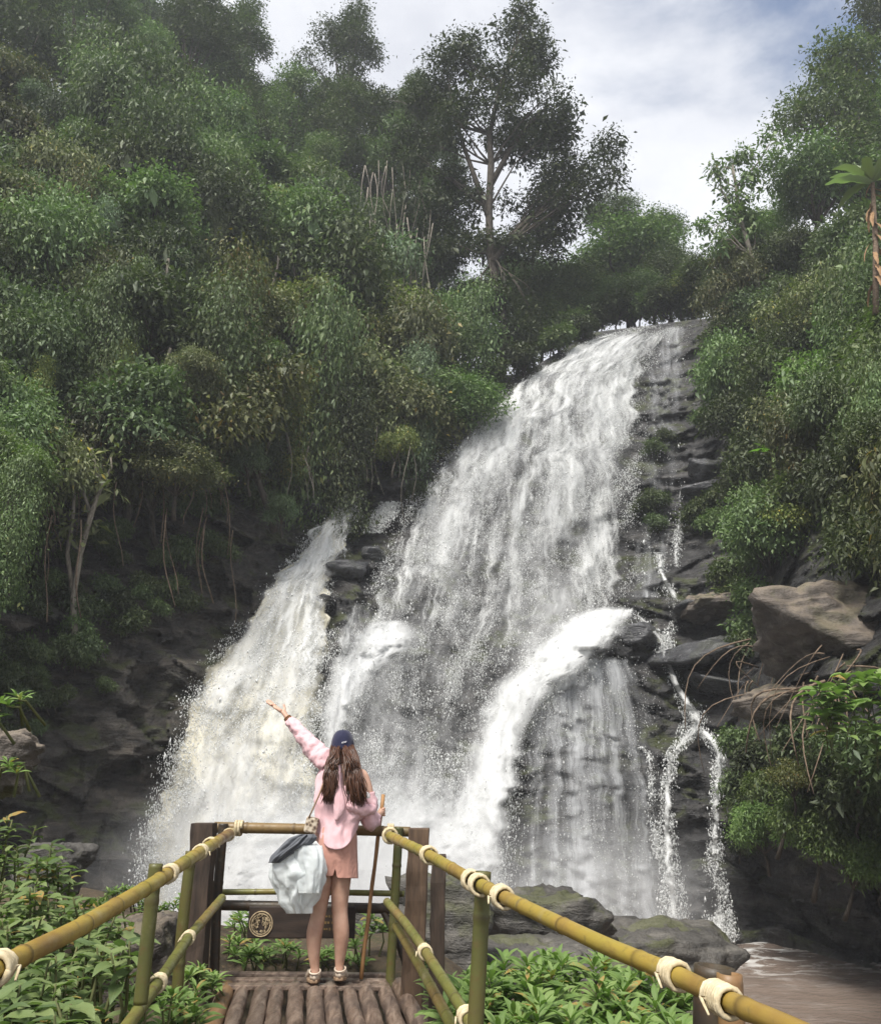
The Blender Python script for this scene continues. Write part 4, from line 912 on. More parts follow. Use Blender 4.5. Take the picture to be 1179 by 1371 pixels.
def pole(pts, r, mat, parent, name='rail', gap=.30, n=14, r2=None, open_end=False):
    s, q = resample(pts, .012); ph = random.uniform(0, gap); m = len(s); r2 = r2 or r
    a = np.abs((s + ph + .02 * np.sin(np.floor((s + ph) / gap) * 9)) % gap - gap / 2); rad = (r + (r2 - r) * s / s[-1]) * (1 + .10 * np.exp(-(a / .009) ** 2) - .03 * np.exp(-((a - .02) / .01) ** 2))
    node = np.exp(-(a / .007) ** 2)
    t = np.gradient(q, axis=0); t /= np.linalg.norm(t, axis=1)[:, None]
    ref = np.array([0, 0, 1.]) if abs(t[m // 2, 2]) < .8 else np.array([1., 0, 0])
    e1 = np.cross(t, ref); e1 /= np.linalg.norm(e1, axis=1)[:, None]; e2 = np.cross(e1, t)
    an = np.linspace(0, 2 * math.pi, n, endpoint=False)
    V = q[:, None] + (e1[:, None] * np.cos(an)[None, :, None] + e2[:, None] * np.sin(an)[None, :, None]) * rad[:, None, None]
    if open_end:                                              # hollow cut end: wall, then a cup going down
        for rr_, dz in ((.78, 0), (.74, -.10)):
            ring = q[-1] + t[-1] * dz + (e1[-1][None] * np.cos(an)[:, None] + e2[-1][None] * np.sin(an)[:, None]) * rad[-1] * rr_
            V = np.concatenate([V, ring[None]])
        node = np.concatenate([node, [0, 1]]); m += 2
    i = np.arange(m * n).reshape(m, n); F = np.stack([i[:-1], np.roll(i, -1, 1)[:-1], np.roll(i, -1, 1)[1:], i[1:]], -1).reshape(-1, 4)
    me = mesh_np(name, V.reshape(-1, 3), [F, i[0][None, ::-1], i[-1][None]], mat, attrs={'node': np.repeat(node, n)})
    o = link(name, me, parent)
    return o
def lash(c, d, r, parent, turns=4, rope=.008, w=.05, tail=True):
    d = Vector(d).normalized(); a = Vector((0, 0, 1)) if abs(d.z) < .8 else Vector((1, 0, 0)); e1 = d.cross(a).normalized(); e2 = d.cross(e1); c = Vector(c)
    n = turns * 14; pts = []
    for i in range(n + 1):
        f = i / n; an = f * turns * 2 * math.pi; pts.append(c + d * (w * (f - .5)) + (e1 * math.cos(an) + e2 * math.sin(an)) * (r + rope * .75 + random.uniform(0, .002)))
    mb = MB(); mb.tube(pts, rope, 6)
    p = pts[n // 2]
    if tail: mb.tube([p, p + (p - c) * .35 + d * .015, p + (p - c) * .6 - d * .02 + Vector((0, 0, -.015))], [rope * .8, rope * .7, rope * .4], 5)
    return mb.build('lashing', M['rope'], parent)
def sq_post(px0, py0, px1, py1, Y, w, mat, parent, name='post'):
    """square post from top pixel to bottom pixel direction"""
    a = P(px0, py0, Y); b = P(px1, py1, Y); n = 14; mb = MB(); V, F = [], []
    rr_ = random.Random(px0)
    for i in range(n + 1):
        c = a.lerp(b, i / n); j = [rr_.uniform(-.004, .004) for _ in range(8)]
        for k, (sx, sy) in enumerate(((-1, -1), (1, -1), (1, 1), (-1, 1))):
            V.append(c + Vector((sx * w / 2 + j[k], sy * w / 2 + j[k + 4], 0)))
    for i in range(n):
        for k in range(4): F.append((i * 4 + k, i * 4 + (k + 1) % 4, (i + 1) * 4 + (k + 1) % 4, (i + 1) * 4 + k)[::-1])
    F += [(0, 1, 2, 3), (n * 4 + 3, n * 4 + 2, n * 4 + 1, n * 4)]
    mb.add(V, F); return mb.build(name, mat, parent, smooth=False, bevel=.006)
RZ, LZ = .97, .54
def zp(px, py, z): return PZ(px, py, z)
# --- railing beside the leafy bush
e = empty('bamboo_railing', (0, 0, 0), 'green-gold bamboo railing beside the leafy bush, lashed with cream rope', 'railing')
Lr = [zp(-80, 1331, RZ), zp(0, 1295, RZ), zp(100, 1246, RZ), zp(200, 1187, RZ), zp(262, 1145, RZ), P(308, 1116, 6.35)]
pole(Lr, .0175, M['bam_gold'], e, 'handrail', .36, r2=.034)
Ll = [zp(140, 1415, LZ), zp(180, 1361, LZ), zp(215, 1312, LZ), zp(252, 1256, LZ), P(297, 1203, 6.2)]
pole(Ll, .021, M['bam_green'], e, 'lower_rail', .33, r2=.028)
for (px, py, rr_, tn, w) in ((226, 1170, .0225, 7, .09), (268, 1141, .027, 6, .11), (281, 1131, .029, 6, .11), (306, 1118, .034, 3, .05), (-4, 1297, .0185, 6, .04)):
    p_ = zp(px, py, RZ) if px < 300 else P(px, py, 6.3); lash(p_, (-.15, 1, 0), rr_, e, tn, .0055, w)
for px, py in ((252, 1256), (211, 1317)): lash(zp(px, py, LZ), (-.15, 1, 0), .024, e, 7, .006, .075)
pole([P(188, 1345, 3.15), P(198, 1250, 3.15), P(209, 1157, 3.15)], .023, M['bam_post'], e, 'post', .4)
pole([P(232, 1400, 5.0), P(243, 1250, 5.0), P(256, 1140, 5.0)], .03, M['bam_post'], e, 'post', .45)
sq_post(274, 1102, 258, 1330, 6.6, .155, M['wood_dark'], e)
# --- railing beside the rosette shrubs
e = empty('bamboo_railing', (0, 0, 0), 'golden brown bamboo railing beside the rosette shrubs, lashed with thick cream rope', 'railing')
Rr = [P(522, 1120, 6.4), zp(571, 1143.5, RZ), zp(627, 1176, RZ), zp(673, 1201, RZ), zp(754, 1240, RZ), zp(815, 1269, RZ), zp(902, 1304, RZ), zp(973, 1341, RZ), zp(1060, 1377, RZ), zp(1150, 1420, RZ)]
pole(Rr, .033, M['bam_gold'], e, 'handrail', .38, r2=.0135)
Rl = [P(518, 1208, 6.3), zp(543, 1237, LZ), zp(567, 1271, LZ), zp(601, 1324, LZ), zp(622, 1357, LZ), zp(655, 1412, LZ)]
pole(Rl, .027, M['bam_green'], e, 'lower_rail', .33, r2=.0195)
pole([P(530, 1240, 6.0), zp(565, 1300, .33), zp(600, 1365, .33), zp(625, 1412, .33)], .026, M['bam_green'], e, 'lower_rail', .3)
dR = (-.14, 1, 0)
for (px, py, rr_, tn, w, rp) in ((574, 1145, .030, 6, .10, .0065), (631, 1179, .0245, 6, .06, .0055), (641, 1185, .024, 6, .06, .0055), (672, 1201, .022, 7, .07, .0055), (903, 1305, .0155, 7, .046, .0042), (966, 1338, .0147, 9, .056, .0042)):
    lash(zp(px, py, RZ), dR, rr_, e, tn, rp, w)
lash(P(522, 1119, 6.4), dR, .038, e, 2, .011, .05)
for px, py in ((569, 1275), (626, 1363)): lash(zp(px, py, LZ), dR, .023, e, 7, .006, .075)
sq_post(561, 1109, 549, 1390, 6.4, .145, M['wood_brown'], e)
sq_post(587, 1144, 582, 1420, 5.4, .085, M['wood_dark'], e)
pole([P(633, 1430, 3.06), P(641, 1290, 3.06), P(647, 1167, 3.06)], .026, M['bam_post'], e, 'post', .5)
pole([P(955, 1450, 1.62), P(956, 1294, 1.62)], .034, M['bam_dark'], e, 'post', .5, open_end=True)
pole([P(983, 1450, 1.58), P(976, 1304, 1.58)], .021, M['bam_brown'], e, 'post', .5, open_end=True)
# --- railing across the end
e = empty('bamboo_railing', (0, 0, 0), 'brown bamboo railing across the end of the walkway, facing the falls', 'railing')
pole([P(287, 1108, 6.85), P(400, 1110, 6.88), P(549, 1114, 6.85)], .040, M['bam_brown'], e, 'handrail', .33, r2=.036)
pole([P(278, 1195, 6.9), P(400, 1194, 6.92), P(541, 1197, 6.88)], .021, M['bam_green'], e, 'middle_rail', .35)
pole([P(286, 1212, 6.95), P(527, 1217, 6.95)], .036, M['bam_dark'], e, 'lower_rail', .5)
pole([P(286, 1330, 6.8), P(290, 1210, 6.8), P(299, 1103, 6.8)], .035, M['bam_dark'], e, 'post', .5)
pole([P(520, 1350, 6.8), P(527, 1230, 6.8), P(534, 1108, 6.8)], .033, M['bam_post'], e, 'post', .4)
pole([P(551, 1320, 6.9), P(535, 1265, 6.9), P(514, 1222, 6.95)], .026, M['bam_dark'], e, 'brace', .4)
lash(P(319, 1109, 6.85), (1, 0, 0), .040, e, 3, .011, .065, False); lash(P(522, 1113, 6.86), (1, 0, 0), .038, e, 3, .010, .05, False)

# --- deck
deck = empty('log_deck', PZ(400, 1350, 0), 'walkway deck of weathered round logs with a cross plank', 'deck')
dv = Vector((-.15, 1, 0)).normalized()
for k in range(12):
    px = 272 + k * 24.6 + random.uniform(-2, 2); c = PZ(px, 1340, -.06) ; r = .056 + random.uniform(-.006, .004)
    a = c - dv * 1.7; b = c + dv * (.42 + random.uniform(-.03, .03)); pts = [a.lerp(b, i / 14) + Vector((random.uniform(-.004, .004), 0, random.uniform(-.004, .004))) for i in range(15)]
    mb = MB(); mb.tube([p - deck.location for p in pts], [r * random.uniform(.96, 1.04) for _ in pts], 12)
    o = mb.build('log', M['log_gold'] if k in (1,) else M['log'], deck)
for k, px in enumerate((305, 345, 408, 470)):
    c = PZ(px, 1294, -.13); mb = MB(); b = c + dv * random.uniform(.3, .42)
    mb.tube([c - dv * .1 - deck.location, c - deck.location, b + Vector((0, 0, -.02)) - deck.location], [.062, .062, .055], 12); mb.build('log', M['log'], deck)
for k, py in enumerate((1304, 1312, 1320)):
    a = PZ(284, py, -.004 * k - .012); b = PZ(517, py + 2, -.004 * k - .012); mb = MB()
    n = 12; V, F = [], []
    for i in range(n + 1):
        c = a.lerp(b, i / n) + Vector((0, random.uniform(-.002, .002), random.uniform(-.002, .002)))
        V += [c + Vector((0, -.043, .012)), c + Vector((0, .043, .012)), c + Vector((0, .043, -.02)), c + Vector((0, -.043, -.02))]
    for i in range(n):
        for q in range(4): F.append((i * 4 + q, i * 4 + (q + 1) % 4, i * 4 + 4 + (q + 1) % 4, i * 4 + 4 + q))
    F += [(3, 2, 1, 0), (n * 4, n * 4 + 1, n * 4 + 2, n * 4 + 3)]
    mb.add([v - deck.location for v in V], F); mb.build('plank', M['log'], deck, smooth=False, bevel=.006)

# --- carved sign board
M['board'] = simple('dark_board', (.012, .008, .006), (.045, .030, .022), 6, .6, .4, (.6, 3, 3), .4, .01)
M['carved'] = simple('carved_pale_wood', (.22, .16, .09), (.52, .42, .27), 40, .8, .4)
sc_ = P(404, 1235, 6.9); sb = empty('sign_board', sc_, 'dark wooden sign board with a round carved emblem under the end railing', 'sign')
w_ = (P(475, 1235, 6.9) - P(332, 1235, 6.9)).x / 2; h_ = (P(404, 1214, 6.9) - P(404, 1257, 6.9)).z / 2
mb = MB(); mb.box((0, 0, 0), (w_, .014, h_)); mb.build('board', M['board'], sb, smooth=False, bevel=.006)
em = P(350, 1237, 6.9) - sc_; R_ = .083
mb = MB(); ring = [(em.x + R_ * math.cos(i / 40 * 6.2832), -.018, em.z + R_ * math.sin(i / 40 * 6.2832)) for i in range(41)]; mb.tube(ring, .0045, 6)
rg = random.Random(5)
def chip(x, z, s): mb.box((em.x + x, -.017, em.z + z), (s * rg.uniform(.6, 1.3), .004, s * rg.uniform(.6, 1.3)), Matrix.Rotation(rg.uniform(0, 3), 3, 'Y'))
for k in range(46): chip(.068 * math.cos(k / 46 * 6.283), .068 * math.sin(k / 46 * 6.283), .0042)
for k in range(150):
    a_, q_ = rg.uniform(0, 6.283), .058 * math.sqrt(rg.random()); x, z = q_ * math.cos(a_), q_ * math.sin(a_)
    fig = (abs(x) < .012 and -.01 < z < .045) or (abs(x) < .03 - .5 * (z + .03) and -.045 < z < .0) or (x - .0) ** 2 + (z - .04) ** 2 < .00016
    if not fig: chip(x, z, .0052)
mb.build('emblem', M['carved'], sb, smooth=False)
mb = MB()
for row in range(3):                                    # worn carved lettering, too faint to read
    x = .10
    while x < w_ - .06:
        l = rg.uniform(.006, .016); mb.box((x, -.0155, .04 - row * .042), (l / 2, .002, rg.uniform(.004, .009))); x += l + rg.uniform(.004, .012)
mb.build('lettering', M['bam_brown'], sb, smooth=False)

# ------------------------------------------------------------------ plants near the walkway, leaf by leaf
def leaf_shape(name, mat, w, bend, n=5, wave=.03, peak=.42):
    V, F = [], []; x = z = 0.
    for i in range(n + 1):
        f = i / n; ww = w * (math.sin(math.pi * f ** (math.log(.5) / math.log(peak))) ** .85 if 0 < f < 1 else .02)
        V += [(x, -ww / 2, z + ww * .18 + wave * math.sin(i * 2.1)), (x, 0, z), (x, ww / 2, z + ww * .18 + wave * math.sin(i * 1.7 + 1))]
        a = bend[0] + (bend[1] - bend[0]) * f; x += math.cos(a) / n; z += math.sin(a) / n
    for i in range(n):
        for s in (0, 1): F.append((i * 3 + s, i * 3 + s + 1, i * 3 + s + 4, i * 3 + s + 3))
    me = bpy.data.meshes.new(name); me.from_pydata(V, [], F); me.polygons.foreach_set('use_smooth', [True] * len(F)); me.materials.append(mat); return me
def near_leaf(name, cols, old, gloss=.1):
    t = NT(name); oi = t.n('ShaderNodeObjectInfo'); rnd = oi.outputs['Random']; o = t.obj()
    k = len(cols); col = t.ramp(rnd, [(i / (k - 1), c) for i, c in enumerate(cols)])
    sp = t.n('ShaderNodeSeparateXYZ'); t.l(o, sp.inputs[0])
    vein = t.math('ABSOLUTE', sp.outputs[1], 0); vv = t.mrange(vein, .0, .02, .35, 0)
    col = t.mix(vv, col, (.22, .27, .10))
    pat = t.noise(9, 5, .6, o); col = t.mix(t.mrange(pat, .56, .75, 0, .5), col, (.15, .17, .05))
    col = t.mix(t.math('MULTIPLY', t.mrange(rnd, 1 - old, 1 - old + .02), t.mrange(pat, .35, .55)), col, (.33, .21, .06))
    d = t.n('ShaderNodeBsdfPrincipled'); t.l(col, d.inputs['Base Color']); d.inputs['Roughness'].default_value = .5; d.inputs['Specular IOR Level'].default_value = .3
    t.l(t.bump(t.noise(26, 3, .5, t.mapping(o, (1, 2.5, 1))), .25, .01), d.inputs['Normal'])
    tr = t.n('ShaderNodeBsdfTranslucent'); t.l(t.mix(.5, col, (.5, .8, .1), 'OVERLAY'), tr.inputs[0])
    m = t.n('ShaderNodeMixShader'); m.inputs[0].default_value = .28; t.l(d.outputs[0], m.inputs[1]); t.l(tr.outputs[0], m.inputs[2]); t.l(m.outputs[0], t.out.inputs[0]); return t.m
M['near_l'] = near_leaf('bush_leaf', [(.075, .115, .045), (.115, .165, .060), (.155, .21, .075), (.20, .245, .10)], .06)
M['near_r'] = near_leaf('rosette_leaf', [(.09, .15, .04), (.13, .21, .055), (.175, .26, .075), (.215, .29, .10)], .06)
M['stem'] = simple('green_stem', (.06, .075, .025), (.13, .13, .05), 20, .7)
LS_L = [leaf_shape('leaf', M['near_l'], w, b) for w, b in ((.40, (.25, -.7)), (.46, (.1, -.9)), (.36, (.3, -.4)), (.42, (0, -.6)))]
LS_R = [leaf_shape('leaf', M['near_r'], w, b, 6, .012, .5) for w, b in ((.25, (.2, -.5)), (.28, (.25, -.7)), (.23, (.15, -.3)))]
LS_B = [leaf_shape('leaf', M['near_r'], w, b, 5, .02, .4) for w, b in ((.62, (.2, -.7)), (.55, (.1, -.5)))]
def put_leaf(meshes, par, base, axis, up, L_, org):
    ax = Vector(axis).normalized(); z = Vector(up) - ax * Vector(up).dot(ax); z = z.normalized() if z.length > 1e-4 else Vector((0, 1, 0)); y = z.cross(ax)
    R = Matrix((ax, y, z)).transposed()
    o = link('leaf', random.choice(meshes), par); o.matrix_local = Matrix.LocRotScale(Vector(base) - org, R.to_quaternion(), (L_, L_ * random.uniform(.85, 1.15), L_)); return o
def leafy(name, tops, meshes, label, cat, group, L_=(.11, .16), nleaf=12, mode='rosette', fall=.6, up0=.35, org=None):
    org = org or (sum(tops, Vector()) / len(tops) + Vector((0, .1, -fall)))
    e = empty(name, org, label, cat, group); mb = MB()
    for tp in tops:
        lean = Vector((random.uniform(-.12, .12), random.uniform(-.05, .15), 0)); root = tp.lerp(org + Vector((0, 0, fall)), .5) + lean; root.z = org.z - .05
        mid = tp.lerp(root, .5) + Vector((random.uniform(-.05, .05), random.uniform(-.05, .05), .06))
        mb.tube([root - org, mid - org, tp - org], [.009, .007, .004], 5)
        a0 = random.uniform(0, 6.28)
        for k in range(nleaf):
            f = k / nleaf; an = a0 + k * 2.4
            if mode == 'rosette':
                el = up0 + .9 * f - .25; b = tp + (mid - tp) * (.28 * (1 - f)); l = random.uniform(*L_) * (1.05 - .5 * f)
            else:
                b = tp.lerp(mid, (1 - f) * .95) if f > .35 else mid.lerp(root, (.35 - f) * 1.6); el = random.uniform(-.2, .55); l = random.uniform(*L_)
            ax = Vector((math.cos(an) * math.cos(el), math.sin(an) * math.cos(el), math.sin(el)))
            put_leaf(meshes, e, b, ax, Vector((random.uniform(-.3, .3), random.uniform(-.4, .1), 1)), l, org)
    mb.build('stem', M['stem'], e); return e
random.seed(33)
def bush(boxes, Yfun, ntop, meshes, label, group, name, **k):
    for (x0, x1, y0, y1) in boxes:
        tops = []
        for _ in range(ntop):
            py = random.uniform(y0, y1); tops.append(P(random.uniform(x0, x1), py, Yfun(py) + random.uniform(-.3, .3)))
        leafy(name, tops, meshes, label, 'shrub', group, **k)
LBL = 'leafy green bush with broad drooping leaves along the bamboo railing'
YL = lambda py: float(np.interp(py, [1070, 1200, 1371], [5.8, 4.4, 3.0]))
top_of = lambda x: float(np.interp(x, [-120, 0, 60, 100, 140], [1050, 1078, 1105, 1140, 1195]))
for x0 in range(-110, 140, 31):
    t0 = top_of(x0 + 15)
    for j in range(5):
        y0 = t0 + 12 + j * (1390 - t0) / 5; 
        if x0 > 90 and y0 > 1260: continue
        bush([(x0 - 4, x0 + 36, y0, y0 + (1390 - t0) / 5)], YL, 4, LS_L, LBL, 'leafy bushes along the railing', 'leafy_bush', L_=(.075, .125), nleaf=14, mode='alt', fall=.5)
bush([(100, 150, 1205, 1300), (95, 150, 1290, 1380), (60, 120, 1320, 1390)], lambda py: float(np.interp(py, [1200, 1371], [5.5, 3.6])), 6, LS_L, LBL, 'leafy bushes along the railing', 'leafy_bush', L_=(.075, .12), nleaf=14, mode='alt', fall=.45)
LBR = 'rosette shrub with long glossy leaves between the bamboo railing and the boulders'
YR = lambda py: float(np.interp(py, [1270, 1400], [5.9, 4.4]))
topR = lambda x: float(np.interp(x, [585, 640, 720, 800, 860, 920], [1318, 1300, 1275, 1285, 1300, 1345]))
for x0 in range(596, 920, 36):
    for j in range(3):
        y0 = topR(x0 + 18) + j * 36
        bush([(x0, x0 + 38, y0, y0 + 36)], YR, 4, LS_R, LBR, 'rosette shrubs below the railing', 'rosette_shrub', L_=(.15, .21), nleaf=13, mode='rosette', fall=.6)
SML = 'small green plant with pointed leaves growing round the log deck'
for (x0, x1, y0, y1, Y) in ((285, 330, 1240, 1285, 7.6), (330, 375, 1258, 1290, 7.7), (375, 425, 1262, 1295, 7.8), (425, 480, 1265, 1295, 7.7), (480, 525, 1225, 1290, 7.7), (250, 285, 1290, 1330, 6.0), (235, 275, 1320, 1371, 5.2), (205, 240, 1330, 1385, 4.6), (225, 262, 1340, 1385, 4.8), (265, 290, 1300, 1330, 6.2), (575, 600, 1310, 1371, 5.6), (545, 580, 1260, 1300, 7.6), (160, 200, 1330, 1385, 4.4), (600, 640, 1300, 1340, 6.0), (310, 350, 1225, 1250, 7.9), (300, 345, 1258, 1290, 7.3), (345, 395, 1262, 1292, 7.4), (395, 440, 1264, 1292, 7.4), (440, 490, 1262, 1292, 7.4), (330, 480, 1252, 1280, 8.2), (280, 400, 1240, 1270, 8.3)):
    leafy('small_plant', [P(random.uniform(x0, x1), random.uniform(y0, y1), Y + random.uniform(-.2, .2)) for _ in range(6)], LS_R, SML, 'plant', 'small plants round the deck', L_=(.09, .16), nleaf=11, fall=.28)
TFT = 'tuft of low weeds on the bank edge against the white spray'
for x in range(140, 262, 15):
    py = float(np.interp(x, [140, 200, 260], [1196, 1212, 1214])) + random.uniform(-14, 6)
    leafy('weed_tuft', [P(x + random.uniform(-8, 8), py + random.uniform(-4, 14), 8.2) for _ in range(4)], LS_R, TFT, 'weed', 'weeds on the bank edge', L_=(.06, .11), nleaf=9, fall=.22)
for (x, y) in ((4, 940), (22, 932), (8, 1022), (-10, 958), (16, 1030)):
    leafy('leaf_sprig', [P(x, y, 4.75), P(x + 5, y + 6, 4.7)], LS_R, 'bright green sprig growing on the sharp overhanging tan rock', 'sprig', 'sprigs on the overhanging rock', L_=(.07, .11), nleaf=7, fall=.08)
for (x0, x1, y0, y1) in ((1085, 1130, 890, 940), (1120, 1180, 880, 930), (1150, 1220, 900, 960), (1100, 1150, 930, 960), (1160, 1230, 950, 1000)):
    leafy('broad_leaf_shrub', [P(random.uniform(x0, x1), random.uniform(y0, y1), 11.5 + random.uniform(-.4, .4)) for _ in range(5)], LS_B, 'bright shrub with large round leaves beside the tangle of dry vines', 'shrub', 'large-leaved shrubs by the dry vines', L_=(.2, .3), nleaf=9, mode='alt', fall=.5)
# lower right slope
for (x, y, r, kd, dy) in ((1040, 1070, 44, 'fresh', -1.9), (1085, 1115, 50, 'fresh', -2.6), (1130, 1150, 44, 'fresh', -2.8), (1025, 1110, 34, 'fresh', -1.7), (1060, 1040, 30, 'yellow', -1.9)):
    at_px(kd, 'bank_shrub', x, y, r, 'bright green bushy shrub overhanging the dark undercut above the pool', 'shrub', 'bright shrubs over the undercut', dY=dy)
for (x, y, r, kd) in ((990, 990, 26, 'small_mid'), (1010, 1020, 30, 'small_dark'), (985, 1050, 26, 'small_dark'), (1000, 1090, 30, 'small_dark'), (1060, 1000, 36, 'small_dark'), (1100, 1040, 40, 'small_dark'), (1150, 1070, 46, 'small_dark'), (1180, 1120, 46, 'mid_broad'), (1110, 1010, 34, 'small_dark'), (1150, 1010, 40, 'small_dark'), (1200, 1020, 60, 'small_dark'), (1210, 1090, 60, 'dark_broad'), (1075, 1060, 36, 'small_dark'), (1180, 1170, 36, 'small_dark'), (990, 1130, 20, 'small_dark'), (1040, 960, 26, 'small_dark')):
    at_px(kd, 'bank_shrub', x, y, r, 'dark fern-like shrub on the steep bank under the dry vines', 'shrub', 'dark shrubs under the dry vines', dY=-.5)
random.seed(44)
for k in range(44):
    x0, y0 = random.uniform(1000, 1160), random.uniform(855, 930); x1, y1 = x0 + random.uniform(-90, 70), y0 + random.uniform(40, 150)
    Ya = float(depth(min(x0, 1179), y0)) - random.uniform(.5, 1.4); b = P(x1, y1, Ya); bow = random.uniform(-40, 40)
    pts = [P(x0 + (x1 - x0) * f + bow * math.sin(f * 3.14), y0 + (y1 - y0) * f - 25 * math.sin(f * 3.14), Ya + .3 * math.sin(f * 5 + k)) - b for f in [i / 8 for i in range(9)]]
    mb = MB(); w = random.uniform(.008, .026); mb.tube(pts, [w * (1.2 - .7 * i / 8) for i in range(9)], 5)
    o = mb.build('dry_vine', M['vine']); o.location = b; tag(o, 'dry brown vine in the tangle below the big split boulder', 'vine', 'dry vines below the big split boulder')

# ------------------------------------------------------------------ the person at the railing
Y0 = 6.6
def J(px, py, dy=0.): return P(px, py, Y0 + dy)
ORG = J(438, 1319); ORG.z = 0
skin = NT('skin'); a = skin.noise(14, 4, .5, skin.obj()); skin.bsdf(skin.ramp(a, [(.3, (.47, .27, .19)), (.7, (.60, .38, .28))]), .5, None, .4, **{'Subsurface Weight': .12, 'Subsurface Scale': .01}); M['skin'] = skin.m
person = empty('person', ORG, 'woman in pink shirt and navy cap facing the waterfall with one arm raised', 'person')
def skin_mesh(name, nodes, edges, root, sub=2):
    me = bpy.data.meshes.new(name); ks = list(nodes); ix = {k: i for i, k in enumerate(ks)}
    me.from_pydata([nodes[k][0] - ORG for k in ks], [(ix[a], ix[b]) for a, b in edges], [])
    o = bpy.data.objects.new(name, me); COL.objects.link(o)
    m = o.modifiers.new('s', 'SKIN'); m.branch_smoothing = .6; m.use_smooth_shade = True
    sv = me.skin_vertices[0].data
    for k in ks:
        r = nodes[k][1]; sv[ix[k]].radius = r if hasattr(r, '__len__') else (r, r)
        sv[ix[k]].use_root = (k == root)
    s = o.modifiers.new('u', 'SUBSURF'); s.levels = sub; s.render_levels = sub
    dg = bpy.context.evaluated_depsgraph_get(); ev = bpy.data.meshes.new_from_object(o.evaluated_get(dg)); bpy.data.objects.remove(o)
    ev.polygons.foreach_set('use_smooth', [True] * len(ev.polygons)); return ev
N = {}; E_ = []
def node(k, px, py, dy, r, par=None):
    N[k] = (J(px, py, dy), r)
    if par: E_.append((par, k))
node('pelvis', 448, 1136, 0, (.135, .11)); node('waist', 450, 1100, 0, (.115, .09), 'pelvis'); node('chest', 456, 1062, 0, (.135, .10), 'waist'); node('upper', 458, 1037, 0, (.13, .085), 'chest')
node('neck', 459, 1022, .0, .05, 'upper'); node('skull', 459, 1008, .02, .065, 'neck'); node('head', 459, 996, .03, .088, 'skull'); node('crown', 459, 985, .03, .07, 'head')
node('lsh', 437, 1024, 0, .052, 'upper'); node('lua', 424, 1011, .03, .045, 'lsh'); node('lel', 411, 995, .05, .038, 'lua'); node('lfa', 398, 978, .08, .034, 'lel'); node('lwr', 386, 963, .10, .023, 'lfa'); node('lpalm', 380, 955, .11, (.026, .02), 'lwr'); node('lknk', 371, 948.5, .12, (.036, .018), 'lpalm')
for i, (x1, y1, x2, y2, d) in enumerate(((363, 944, 356.5, 940, .10), (362.5, 943, 356, 938, .118), (363, 942.2, 357.5, 936.8, .136), (365, 942.5, 360.5, 937.6, .154))):
    node(f'lf{i}a', x1, y1, d, .0105, 'lknk'); node(f'lf{i}b', x2, y2, d, .008, f'lf{i}a')
node('lt1', 381, 948, .13, .0105, 'lpalm'); node('lt2', 379.5, 942.5, .135, .008, 'lt1')
node('rsh', 486, 1036, 0, .054, 'upper'); node('rua', 493, 1066, 0, .046, 'rsh'); node('rel', 495, 1098, .02, .04, 'rua'); node('rfa', 502, 1096, .13, .034, 'rel'); node('rwr', 507, 1091, .22, .025, 'rfa'); node('rpalm', 509, 1088, .27, (.027, .024), 'rwr')
for i, dy in enumerate((-4.5, -1.5, 1.5, 4.4)):
    node(f'rf{i}a', 513, 1087 + dy, .275, .0095, 'rpalm'); node(f'rf{i}b', 515, 1087.3 + dy, .30, .0085, f'rf{i}a'); node(f'rf{i}c', 512, 1087.5 + dy, .325, .008, f'rf{i}b')
node('rt1', 508.5, 1083.5, .29, .010, 'rpalm'); node('rt2', 510.5, 1080.5, .315, .0085, 'rt1')
for s, pts in (('L', ((436, 1148, 0, (.09, .10)), (433, 1180, 0, .078), (428, 1208, .0, .064), (426, 1226, .0, .056), (420, 1252, -.01, .062), (420, 1278, 0, .045), (422, 1301, .01, .031), (421, 1313, -.01, (.032, .03)))),
               ('R', ((461, 1148, 0, (.09, .10)), (456, 1180, 0, .078), (454.5, 1206, .0, .066), (454.5, 1222, .0, .058), (457, 1247, -.01, .064), (456, 1272, 0, .047), (454, 1294, .01, .031), (455, 1306, -.01, (.032, .03))))):
    prev = 'pelvis'
    for i, (x, y, d, r) in enumerate(pts): node(f'{s}{i}', x, y, d, r, prev); prev = f'{s}{i}'
    hx, hy = pts[-1][0], pts[-1][1]; node(f'{s}ball', hx + (1 if s == 'R' else -2), hy + (4 if s == 'L' else 3), .11, (.038, .02), prev); node(f'{s}toe', hx + (1 if s == 'R' else -3), hy + 3, .17, (.034, .015), f'{s}ball')
body = link('body', skin_mesh('body', N, E_, 'pelvis'), person); body.data.materials.append(M['skin'])

def cloth_mat(name, c1, c2, rough=.85, trans=.15, scale=9):
    t = NT(name); o = t.obj(); a = t.noise(scale, 5, .6, o); w = t.noise(220, 2, .5, o)
    p = t.bsdf(t.ramp(a, [(.3, c1), (.7, c2)]), rough, t.bump(t.math('ADD', t.noise(9, 3, .5, t.mapping(o, (1.6, 1, .7)), 1.2), t.math('MULTIPLY', w, .02)), .4, .03), .2, **{'Sheen Weight': .2}); return t.m
M['shirt'] = cloth_mat('pink_shirt', (.64, .39, .41), (.72, .48, .50)); M['shorts'] = cloth_mat('salmon_shorts', (.50, .26, .205), (.53, .285, .225)); M['cap'] = cloth_mat('navy_cap', (.010, .011, .032), (.022, .023, .055)); M['tee'] = cloth_mat('white_top', (.75, .68, .66), (.82, .76, .74))
M['hair'] = simple('brown_hair', (.022, .009, .005), (.105, .042, .018), 30, .38, .3, (3, 3, .25), .5, .004)
